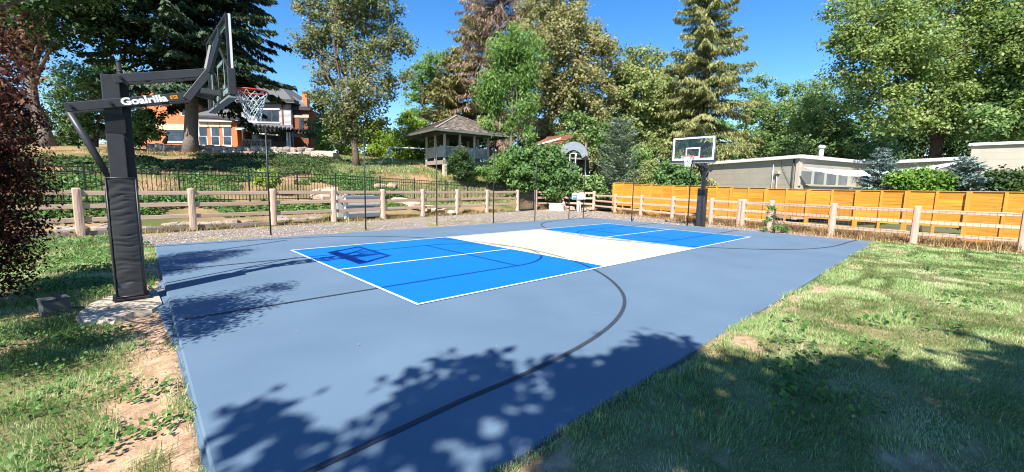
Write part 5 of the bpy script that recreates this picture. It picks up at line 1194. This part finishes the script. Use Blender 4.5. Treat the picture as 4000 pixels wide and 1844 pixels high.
# --- right-hand trees
tree("locust_tree", "light green feathery tree right of the Norway spruce", "tree", ground_pt(3000, 44), at(3000, 420, 44), .3,
     plobes([(2960, 350, 55), (3010, 400, 75), (2950, 450, 70), (3050, 470, 80), (2990, 540, 90), (3080, 560, 80), (2940, 580, 70), (3040, 620, 80), (3100, 430, 55)], 44), 17000, .19, F_green, clump=.5, per=60)
tree("oak_tree", "mid green round-crowned tree behind the beige building", "tree", ground_pt(3230, 40), at(3230, 430, 40), .35,
     plobes([(3170, 360, 70), (3250, 380, 80), (3130, 440, 80), (3220, 470, 100), (3310, 460, 80), (3150, 560, 90), (3260, 570, 100), (3360, 560, 90), (3090, 600, 70), (3430, 620, 80), (3330, 640, 70)], 40), 26000, .19, F_green, clump=.55, per=60)
b_ = np.array(at(3640, 700, 31)); b_[2] = 0
tree("maple_tree", "very large green maple towering over the beige building at right", "tree", b_, at(3700, 330, 30), .55,
     plobes([(3420, 80, 110), (3330, 160, 80), (3300, 60, 80), (3480, 170, 120), (3380, 240, 100), (3300, 280, 55), (3520, 280, 120), (3420, 330, 100), (3600, 120, 130), (3650, 250, 130), (3560, 380, 110), (3460, 430, 90), (3700, 60, 140), (3800, 180, 140), (3750, 330, 110), (3660, 430, 100),
             (3900, 60, 140), (3960, 250, 130), (3880, 400, 110), (4050, 120, 160), (4060, 380, 130), (3780, 480, 70), (3540, 480, 70), (3920, 500, 70), (3500, -40, 130), (3700, -80, 150), (3900, -90, 150), (3360, -20, 90), (3270, 160, 40), (4100, 520, 90)], 28.5, .8), 78000, .17, F_mapleg, clump=.62, per=65, shell=.3, twigs=140, limbs=22)
bq = np.array(at(4230, 700, 29)); bq[2] = 0
tree("boundary_tree", "leafy tree at the right edge with thick bare limbs reaching in", "tree", bq, at(4040, 330, 29.5), .50,
     plobes([(3990, 300, 90), (3930, 430, 80), (3840, 480, 60), (4060, 200, 130), (3960, 150, 90), (4100, 380, 120), (3880, 330, 60), (4160, 60, 150)], 27.5, .7), 26000, .21, F_green, clump=.5, per=60, limbs=8, twigs=60, lean=(-.3, .5, 0))
bq = np.array(at(3600, 660, 44)); bq[2] = 0
tree("back_tree", "shadowy dark trees closing the gap above the beige roof", "tree", bq, at(3600, 560, 44), .3, plobes([(3500, 560, 90), (3620, 570, 90), (3720, 560, 80), (3560, 500, 80), (3660, 480, 80), (3800, 540, 80), (3450, 600, 60), (3900, 560, 80), (4000, 560, 80)], 44), 15000, .24, F_dark, clump=.7, per=60)
# far wood closing the gaps between trunks
q, tint, _ = crown(plobes([(u, 560+30*math.sin(u*.013), 95) for u in range(1500, 3500, 75)]+[(u, 660, 80) for u in range(1780, 3300, 70)]+[(u, 470, 70) for u in (2080, 2160, 2330, 2420, 2500, 2600, 2700, 2850, 2930, 3060, 3150, 3250)]+[(u, 380, 80) for u in (2150, 2280, 2420, 2550, 2680)], 60, .8), 34000, .52, .9, .8, 60, shell=.2, asp=.75)
tag(link("woodland", np_mesh("woodland", q, 4, tint, F_bush)), "dense shaded woodland behind the garden trees", "woodland", kind="stuff")
q, tint, _ = crown(plobes([(u, 540+20*math.sin(u*.02), 80) for u in range(-250, 1350, 80)], 62, .8), 14000, .40, .9, .8, 60, shell=.2)
tag(link("woodland", np_mesh("woodland", q, 4, tint, F_green)), "green treeline far behind the brick house", "woodland", kind="stuff")
# --- middle-distance shrubs
bush("vine_thicket", "dense green vine thicket swallowing the play structure behind the gate", "bush", [(2010, 650, 65), (2090, 620, 60), (2150, 640, 65), (2060, 700, 60), (2140, 700, 60), (2200, 680, 50), (1970, 690, 50), (2080, 605, 30), (2020, 605, 40), (2160, 625, 26), (2190, 720, 45), (1960, 640, 35), (2060, 745, 40), (2150, 750, 40)], 31.2, 22000, .19, F_bush, clump=.38, per=50)
bush("vine_thicket", "lighter vines below the grey slide hood", "bush", [(2240, 715, 30), (2280, 725, 36), (2230, 735, 35), (2320, 730, 40), (2350, 740, 30)], 31.4, 7000, .18, F_green, clump=.32, per=50)
conifer("pine_tree", "young blue-green pine between the slide and the orange fence", ground_pt(2418, 31.0), at(2425, 478, 31.0), 1.80, 15000, F_pine, droop=-.25, hang=-.15, slen=.36, swid=.05, h0=.02, step=.28, per=7, prof=.42, up=.5, rtrunk=.09)
bush("leafy_bush", "rounded green bush under the far hoop's backboard", "bush", [(2625, 680, 50), (2665, 690, 45), (2590, 700, 40), (2640, 730, 50), (2690, 725, 35)], 31, 9000, .16, F_bush, clump=.32, ground=0)
bush("leafy_bush", "small olive bush right of the young pine", "bush", [(2520, 690, 40), (2540, 660, 35), (2500, 720, 40), (2555, 715, 35)], 31.5, 6000, .15, F_olive, clump=.3, ground=0)
bush("leafy_bush", "tangled bush at the foot of the gazebo's front corner", "bush", [(1795, 605, 24), (1775, 640, 26), (1815, 635, 28), (1800, 665, 28), (1838, 668, 16)], 29.8, 5500, .13, F_dark, clump=.28, per=45)
bush("leafy_bush", "low bright weeds below the right side of the gazebo", "bush", [(1860, 670, 18), (1890, 665, 20), (1920, 690, 20), (1950, 670, 22), (1960, 640, 26), (1840, 690, 14)], 30.5, 6000, .13, F_bright, clump=.25, per=45)
bq = at(3440, 752, 20.6)
conifer("blue_spruce", "small blue spruce with spiky leader in front of the shade sail", (bq[0], bq[1], 0), at(3448, 588, 20.6), 1.35, 9000, F_blue, droop=-.05, hang=.0, slen=.26, swid=.075, h0=.04, step=.26, per=7, prof=.80, up=.25, rtrunk=.06)
bq = at(3785, 752, 18.8)
conifer("blue_spruce", "broader blue spruce next to the tall wall at right", (bq[0], bq[1], 0), at(3778, 622, 18.8), 1.45, 9000, F_blue, droop=-.05, hang=.0, slen=.26, swid=.075, h0=.04, step=.26, per=7, prof=.72, up=.25, rtrunk=.06)
bush("clipped_hedge", "bright green hedge between the two blue spruces behind the orange fence", "hedge", [(3520, 710, 38), (3570, 705, 40), (3620, 700, 40), (3670, 705, 40), (3710, 715, 35), (3540, 745, 35), (3640, 745, 38), (3590, 745, 35), (3700, 750, 30)], 19.5, 12000, .14, F_hedge, clump=.26, per=45, ground=0)
bush("leafy_bush", "dark shaded bush at the right edge behind the orange fence", "bush", [(3870, 710, 40), (3930, 700, 40), (3980, 720, 45), (4030, 710, 50), (3890, 745, 40), (3960, 755, 40)], 18.5, 9000, .15, F_dark, clump=.28, ground=0)
bush("leafy_bush", "small yellow-green bush behind the picket fence next to a net pole", "bush", [(1040, 690, 22), (1070, 700, 20), (1015, 705, 18), (1050, 725, 18)], 19.5, 1800, .12, F_yellow, clump=.16, per=30)
bush("leafy_bush", "dark mounded shrub on the bank below the brick bay", "bush", [(860, 628, 26), (910, 634, 28), (820, 632, 20), (950, 640, 20)], 29, 3000, .15, F_dark, clump=.26, per=35)
bush("leafy_bush", "mid green shrub on the bank below the pergola", "bush", [(1000, 655, 22), (960, 668, 22), (1040, 662, 18), (920, 676, 16)], 26, 2600, .14, F_bush, clump=.22, per=35)
bush("leafy_bush", "shaded shrub on the bank left of the fir trunk", "bush", [(600, 632, 24), (650, 628, 22), (560, 640, 20)], 29, 2400, .15, F_dark, clump=.24, per=35)
# vine climbing the split-rail post
bush("climbing_vine", "leafy vine climbing a split-rail post near the blue court's far edge", "vine", [(3012, 812, 9), (3018, 838, 9), (2998, 862, 9), (3030, 882, 12), (3060, 897, 12), (2990, 890, 9), (3085, 902, 9), (3006, 826, 7)], 16.6, 800, .075, F_bush, clump=.10, per=30, ground=0)

# --- red Japanese maple at the left edge, close to the camera
mb_ = np.array((-5.4, 3.6, -.1))
ml = []
for (x, y, z, r_) in ((-5.5, 3.3, 3.6, .55), (-4.55, 4.95, 2.55, .45), (-4.75, 4.6, 1.75, .5), (-4.72, 4.3, 1.0, .4), (-4.75, 5.3, 1.9, .5), (-4.55, 5.5, 2.3, .3), (-4.35, .7, 2.7, .5), (-3.9, .35, 2.5, .32), (-3.8, .85, 3.2, .25), (-4.34, -.2, 2.5, .38), (-4.7, .5, 1.6, .5), (-5.8, 2.9, 2.2, .8), (-5.3, 4.6, 2.5, .7), (-4.9, 5.0, 3.9, .45),
                      (-5.0, 3.5, .9, .5), (-4.7, 4.9, 1.25, .35), (-4.75, 4.35, .62, .28), (-4.3, 5.45, 1.75, .2), (-5.2, 1.4, 2.2, .5)):
    ml.append((np.array((x, y, z)), np.array((r_, r_, r_*.75))))
ml += plobes([(10, 130, 60), (30, 230, 60), (10, 400, 80), (50, 540, 75), (70, 660, 80), (130, 745, 55), (50, 800, 90), (80, 900, 60), (55, 1000, 45), (45, 1080, 32), (-60, 600, 120), (-60, 850, 110), (-40, 300, 110), (170, 760, 22), (95, 440, 30)], 6.1, .4, .8)
tree("red_maple", "dark red weeping Japanese maple at the left edge of the picture", "tree", mb_, (-5.3, 3.6, 2.3), .10, ml, 66000, .060, F_maple, clump=.24, per=60, hang=.6, flat=.45, limbs=18, twigs=120, asp=.48, shell=.35)

# --- big tree behind the camera: only its shadow falls into the picture
def sunup(x, y, h):                                                 # spot at height h whose shadow lands on (x, y)
    k = h/math.tan(SUN_EL); return np.array((x-k*math.cos(SUN_AZ), y-k*math.sin(SUN_AZ), h))
sl_ = []
for (x, y, r_, h) in ((-1.5, -2.75, .42, 7.2), (-.9, -2.55, .36, 7.5), (-.62, -2.15, .30, 7.3), (-1.35, -2.05, .22, 7.0), (-2.15, -2.3, .24, 7.0), (-2.35, -1.85, .20, 7.2), (.05, -3.05, .40, 7.0), (.5, -2.95, .32, 7.2), (1.05, -3.2, .42, 7.4), (1.35, -2.98, .16, 7.0), (-.6, -3.3, .55, 7.6),
                     (.5, -3.75, .55, 7.2), (1.2, -3.95, .45, 7.5), (1.9, -4.5, .50, 7.2), (2.7, -5.05, .50, 7.4), (3.3, -5.4, .45, 7.0), (1.2, -4.7, .7, 7.8), (.3, -4.4, .8, 8.0), (2.1, -5.4, .7, 7.8), (-1.0, -4.2, .9, 8.2), (1.0, -5.6, .9, 8.3), (3.9, -5.9, .5, 7.2), (3.2, -6.3, .8, 7.6), (-2.2, -3.4, .6, 7.6), (4.6, -6.7, .6, 7.3), (.6, -5.0, .9, 7.9), (1.9, -4.95, .6, 7.6), (2.9, -5.8, .7, 7.7), (-.2, -5.2, 1.0, 8.1), (-.3, -3.75, .5, 7.5), (.9, -4.2, .5, 7.6), (3.9, -6.4, .6, 7.5),
                     (-2.5, -5.0, 1.2, 8.6), (0, -6.2, 1.3, 9.0), (2.4, -6.9, 1.1, 8.8), (-1.7, -6.8, 1.3, 9.3)):
    sl_.append((sunup(x, y, h), np.array((r_, r_, r_*.8))))
for (x, y, h, r_) in ((-5.5, -8.5, 10.5, 2.2), (-2.5, -9.5, 11, 2.4), (1.5, -9.5, 10.5, 2.2), (-7.5, -6.5, 9, 1.8), (-5, -11, 12, 2.4), (4.5, -9.2, 9.5, 1.8)): sl_.append((sunup(x, y, h), np.array((r_, r_, r_*.8))))  # larger unseen lobes added to block skylight and deepen the shade
tree("shade_tree", "broad shade tree standing behind the camera", "tree", (-9.5, -11.0, -.05), (-8.6, -9.6, 6.2), .32, sl_, 46000, .17, F_green, clump=.30, per=34, limbs=29, twigs=40, shell=.15, asp=.62)

for i, (x, y, h_) in enumerate(((4.0, -15.5, 8.5), (11.5, -17.0, 9.0), (-2.5, -18.5, 10.0))):  # trees added out of view to block skylight and darken the shaded lawn
    lb = [(np.array((x+rng.uniform(-2, 2), y+rng.uniform(-2, 2), h_*q)), np.array((2.2, 2.2, 1.9))) for q in (.35, .5, .62, .75, .85, .45)]
    tree("garden_tree", ["added unseen tree right of the camera, blocking skylight", "added unseen tree beyond the right edge of the lawn, blocking skylight", "added unseen tree far behind the camera, blocking skylight"][i], "tree", (x, y, -.05), (x, y, h_*.7), .25, lb, 3500, .46, F_green, clump=.9, twigs=6)
# ------------------------------------------------------------------ lawn blades, weeds, dry grass
def blades(P, hgt, wid, az, lean, tint_):
    """near blades bend in two segments, far ones are single slivers"""
    D = np.hypot(P[:, 0]-CAM[0], P[:, 1]-CAM[1]); k = D < 5.0
    V1, l1, s1, t1 = blades2(P[k], hgt[k], wid[k], az[k], lean[k], tint_[k]); k = ~k; P, hgt, wid, az, lean, tint_ = P[k], hgt[k], wid[k], az[k], lean[k], tint_[k]; n = len(P)
    d = np.stack([np.cos(az), np.sin(az), np.zeros(n)], 1); sdv = np.stack([-np.sin(az), np.cos(az), np.zeros(n)], 1); w_ = (wid*.58)[:, None]
    t_ = P+np.array((0, 0, 1.0))*(hgt*np.sqrt(np.clip(1-lean**2*.6, .15, 1)))[:, None]+d*(hgt*lean)[:, None]
    V2 = np.stack([P-sdv*w_, P+sdv*w_, t_], 1).reshape(-1, 3)
    return np.concatenate([V1, V2]), np.concatenate([l1, np.arange(3*n)+len(V1)]).astype(np.int32), np.concatenate([s1, np.arange(n)*3+len(l1)]).astype(np.int32), np.concatenate([t1, tint_])
def blades2(P, hgt, wid, az, lean, tint_):
    n = len(P); d = np.stack([np.cos(az), np.sin(az), np.zeros(n)], 1); sdv = np.stack([-np.sin(az), np.cos(az), np.zeros(n)], 1); U = np.array((0, 0, 1.0))
    m_ = P+U*(hgt*.55)[:, None]+d*(hgt*lean*.35)[:, None]; t_ = P+U*(hgt*np.sqrt(np.clip(1-lean**2*.6, .15, 1)))[:, None]+d*(hgt*lean)[:, None]; w_ = (wid/2)[:, None]
    V = np.stack([P-sdv*w_, P+sdv*w_, m_+sdv*w_*.8, m_-sdv*w_*.8, t_], 1).reshape(-1, 3); b0 = np.arange(n, dtype=np.int32)*5
    loops = np.stack([b0, b0+1, b0+2, b0+3, b0+3, b0+2, b0+4], 1).ravel().astype(np.int32); starts = np.stack([np.arange(n)*7, np.arange(n)*7+4], 1).ravel().astype(np.int32)
    return V, loops, starts, np.repeat(tint_, 2)
def grass_patch(name, label, x0, x1, y0, y1, n, hmul=1.0, mat=M_grass, dist_w=True, keep=None):
    x = rng.uniform(x0, x1, n); y = rng.uniform(y0, y1, n); D = np.hypot(x-CAM[0], y-CAM[1])
    k = (slab_d(x, y) > .005) & (rng.random(n) < np.clip(6.5/D, .28, 1)) & (bare(x, y)+rng.normal(size=n)*.07 < .72)
    if keep is not None: k &= keep(x, y)
    x = x[k]; y = y[k]; D = D[k]; n = len(x); tuft = vnoise(x, y, .45, 6); tuft2 = vnoise(x, y, .13, 8)
    h_ = (.018+.046*tuft**1.8+.020*tuft2)*rng.uniform(.5, 1.4, n)*hmul; wd = (.0015+.0008*D)*rng.uniform(.7, 1.3, n)
    ang = vnoise(x, y, .5, 12)*9+rng.normal(size=n)*.9; lean = np.clip(rng.uniform(.25, .95, n), 0, .95)
    dry = np.clip((vnoise(x, y, .8, 14)-.55)*1.2, 0, .4); tint_ = np.clip(.42+.24*rng.normal(size=n)+dry+(tuft-.5)*-.2, 0, 1)
    V, lo, st, tt = blades(np.stack([x, y, lawn_z(x, y)-.004], 1), h_, wd, ang, lean, tint_)
    return tag(link(name, np_mesh(name, V, 3, tt, mat, (lo, st))), label, "grass", kind="stuff")
grass_patch("grass", "short patchy green lawn to the right of the court", -2.6, 16.3, -7.2, -3.0, 350000, 1.0, keep=lambda x, y: (y > -4.2-.16*(x+3)) | (x < 6))
grass_patch("grass", "weedy green lawn around the near hoop at left", -6.2, -2.3, -3.6, 12.4, 230000, 1.9, keep=lambda x, y: ~inpoly(x, y, P_) & ~((y > 9.0) & (x > -2.9)) & (x < -2.3))
n_ = 260; x = np.concatenate([rng.uniform(-1.5, 9, 150), rng.uniform(-4.5, -2.7, 110)]); y = np.concatenate([rng.uniform(-6.3, -3.4, 150), rng.uniform(-3, 9, 110)])
q = leaf_quads(np.stack([x, y, lawn_z(x, y)+rng.uniform(.015, .04, n_)], 1), unit(rng.normal(size=(n_, 3))*.4+np.array((0, 0, 1.0))), rdir(n_), rng.uniform(.03, .06, n_), rng.uniform(.02, .035, n_))
tag(link("fallen_leaves", np_mesh("fallen_leaves", q, 4, rng.random(n_), leafmat("dead_leaf", [(.16, .08, .035), (.34, .19, .08), (.45, .33, .14)], trans=.1))), "scattered dry brown leaves on the lawn", "leaves", kind="stuff")
# clods and crumbs lying on the bare soil
N = 16000; x = np.concatenate([rng.uniform(-4.2, -2.4, N//2), rng.uniform(-2, 10, N//2)]); y = np.concatenate([rng.uniform(-3.4, 9, N//2), rng.uniform(-4.2, -3.2, N//2)])
k = (slab_d(x, y) > .02) & (bare(x, y) > .70); x = x[k]; y = y[k]; N = len(x); s = rng.uniform(.004, .017, N)*rng.random(N)**.5; V = np.zeros((N, 5, 3))
for q in range(5): V[:, q, 0] = x+s*(octv[q, 0]+rng.normal(size=N)*.25); V[:, q, 1] = y+s*(octv[q, 1]+rng.normal(size=N)*.25)
V[:, :, 2] = lawn_z(x, y)[:, None]-.002+s[:, None]*octv[None, :, 2]*.9
loops = (np.arange(N)[:, None, None]*5+octf[None]).reshape(-1).astype(np.int32)
tag(link("soil_clods", np_mesh("soil_clods", V.reshape(-1, 3), 3, np.repeat(rng.random(N), 4), leafmat("soil_clod", [(.24, .15, .09), (.40, .27, .18), (.54, .39, .28)], rough=.95, trans=0), (loops, (np.arange(N*4)*3).astype(np.int32)))), "crumbs of reddish soil beside the court edges", "soil", kind="stuff")
# round-leaved weeds
def weeds(name, label, spots, mat=M_weed):
    C = []; Nn = []; S = []; T = []
    for (cx_, cy_, r_, k, s_, zf) in spots:
        a = rng.uniform(0, 6.28, k); q = np.sqrt(rng.random(k))*r_; x = cx_+q*np.cos(a); y = cy_+q*np.sin(a)*.8
        z = (lawn_z(x, y) if zf is None else hill(x, y))+rng.uniform(.02, .10, k)*(1+s_*8)
        C.append(np.stack([x, y, z], 1)); Nn.append(unit(rng.normal(size=(k, 3))*.45+np.array((-.25, -.2, 1.0)))); S.append(s_*rng.uniform(.6, 1.3, k)); T.append(np.clip(.5+rng.normal(size=k)*.22, 0, 1))
    C = np.concatenate(C); Nn = np.concatenate(Nn); S = np.concatenate(S); T = np.concatenate(T); k = len(C)
    A = unit(np.cross(Nn, rdir(k))); B = np.cross(Nn, A); ring = []
    for i in range(7):
        t = 2*math.pi*i/7+.2; rr_ = 1.0 if i != 6 else .45; ring.append(C+(A*math.cos(t)+B*math.sin(t))*(S*rr_)[:, None]+Nn*(S*.22)[:, None]*(1 if i % 2 else .6))
    V = np.stack(ring, 1).reshape(-1, 3)
    return tag(link(name, np_mesh(name, V, 7, T, mat)), label, "weeds", kind="stuff")
spots = [(1.55, -4.05, .22, 60, .024, None), (1.25, -4.25, .24, 60, .026, None), (1.9, -4.2, .25, 40, .022, None), (2.3, -3.9, .35, 70, .022, None), (.7, -4.3, .2, 30, .022, None), (2.9, -4.4, .4, 60, .022, None), (1.3, -4.6, .25, 40, .022, None)]
for i in range(16): spots.append((rng.uniform(3, 13), rng.uniform(-6.2, -3.6), .3, 25, .028, None))
weeds("weeds", "round-leaved mallow weeds in the right lawn", spots)
spots = []
for x, y, r_, k in ((-3.35, -.2, .4, 110), (-3.6, .7, .45, 130), (-3.25, 1.45, .35, 120), (-3.8, 1.5, .45, 120), (-2.85, -.55, .2, 40), (-2.78, -1.25, .18, 40), (-3.3, -1.2, .4, 110), (-3.9, 2.4, .5, 140), (-3.3, 3.9, .4, 90), (-3.8, 5.0, .6, 170), (-3.6, 6.6, .6, 170), (-4.3, 7.8, .7, 190), (-3.4, 8.6, .6, 170), (-4.4, 10, .8, 220), (-3.4, 10.6, .7, 220), (-2.72, 3.75, .12, 30), (-2.70, 9.3, .25, 60), (-5.0, 11.4, .8, 200), (-3.2, 7.6, .5, 120)):
    spots.append((x, y, r_, int(k*1.9), .016 if y < 3 else .026, None))
weeds("weeds", "leafy ground-cover weeds around the near hoop", spots)
# dry grass and weeds along the fence feet
def straw(name, label, line, n, spread, hmax, mat, shift=0.0, zf=None, wmul=1.0):
    line = np.array(line, float); seg = np.diff(line, axis=0); L__ = np.linalg.norm(seg, axis=1); i = rng.choice(len(seg), n, p=L__/L__.sum()); t = rng.random(n)
    nn = np.stack([-seg[:, 1], seg[:, 0]], 1)/L__[:, None]; P = line[i]+seg[i]*t[:, None]+nn[i]*(rng.normal(size=n)*spread+shift)[:, None]
    P = P+(vnoise(P[:, 0], P[:, 1], .4, 21)-.5)[:, None]*.25; z = np.full(n, -.04) if zf is None else zf(P[:, 0], P[:, 1])
    h_ = hmax*(vnoise(P[:, 0], P[:, 1], .6, 22)**1.2*.9+.15)*rng.uniform(.4, 1.2, n); D = np.hypot(P[:, 0]-CAM[0], P[:, 1]-CAM[1])
    V, lo, st, tt = blades(np.column_stack([P, z]), h_, (.004+.0010*D)*rng.uniform(.6, 1.3, n)*wmul, rng.uniform(0, 6.28, n), rng.uniform(.2, .95, n), np.clip(rng.normal(size=n)*.25+.5, 0, 1))
    return tag(link(name, np_mesh(name, V, 3, tt, mat, (lo, st))), label, "grass", kind="stuff")
straw("dry_grass", "straw-coloured grass along the foot of the split-rail fence", [(x+.35, y) for x, y in rf[1:]], 20000, .35, .42, M_straw)
straw("dry_grass", "dry brown grass along the foot of the back cedar fence", [(x, FY(x)+.35) for x in np.arange(-9, 16.4, 1.5)], 26000, .25, .36, M_straw)
straw("grass", "green weeds mixed along the foot of the back cedar fence", [(x, FY(x)+.4) for x in np.arange(-9, 16.4, 1.5)], 12000, .22, .34, M_grass)
straw("dry_grass", "dry grass between the split-rail and orange fences", [(OX(y)-.45, y) for y in np.arange(9, -9, -1.5)], 16000, .4, .42, M_straw)
# ground cover on the bank
def bank_pts(n, x0, x1, t0, t1):
    x = rng.uniform(x0, x1, n); y = FY(x)+rng.uniform(t0, t1, n); return x, y
def bank_cover(name, label, n, x0, x1, t0, t1, mat, thr, seed, hmin, hmax, sc=2.5, leaf=None):
    x, y = bank_pts(n, x0, x1, t0, t1); k = vnoise(x, y, sc, seed)*.7+vnoise(x, y, sc*.35, seed+1)*.3 > thr; x = x[k]; y = y[k]; n = len(x); z = hill(x, y); D = np.hypot(x-CAM[0], y-CAM[1])
    if leaf:
        q = leaf_quads(np.stack([x, y, z+rng.uniform(hmin, hmax, n)*vnoise(x, y, 1.0, seed+5)], 1), unit(rng.normal(size=(n, 3))*.6+np.array((-.3, -.3, 1.0))), rdir(n), leaf*rng.uniform(.6, 1.4, n), leaf*.7*rng.uniform(.6, 1.4, n))
        return tag(link(name, np_mesh(name, q, 4, np.clip(rng.normal(size=n)*.25+.5+(vnoise(x, y, 1.3, 31)-.5)*.5, 0, 1), mat)), label, "ground cover", kind="stuff")
    V, lo, st, tt = blades(np.stack([x, y, z-.02], 1), rng.uniform(hmin, hmax, n), (.006+.0011*D)*rng.uniform(.7, 1.4, n), rng.uniform(0, 6.28, n), rng.uniform(.2, .9, n), np.clip(rng.normal(size=n)*.25+.45, 0, 1))
    return tag(link(name, np_mesh(name, V, 3, tt, mat, (lo, st))), label, "ground cover", kind="stuff")
bank_cover("ground_cover", "leafy green ground cover below and behind the picket fence", 52000, -16, 9, 1.2, 8.0, M_weed, .44, 41, .02, .38, 2.4, .13)
bank_cover("ground_cover", "dark ivy patches on the bank under the rock wall", 34000, -16, 10, 8, 17.5, F_dark, .50, 47, .03, .5, 3.0, .15)
bank_cover("grass", "green grass on the bank below the elm and gazebo", 60000, 6, 24, 1.6, 19, M_grass, .40, 53, .08, .26, 3.0)
bank_cover("dry_grass", "dry grass on the upper bank below the house", 50000, -20, 16, 4, 24, M_straw, .40, 59, .05, .22, 2.6)
# a few clumps of taller grass right at the slab edges
for lab, line, n in (("grass tufts overhanging the near right slab edge", [(-2.0, -3.36), (15.5, -3.14)], 9000), ("grass tufts along the left slab edge", [(-2.70, -3.2), (-2.52, 2.0)], 1800)):
    straw("grass", lab, line, n, .045, .11, M_grass, zf=lambda x, y: lawn_z(x, y), wmul=.8)
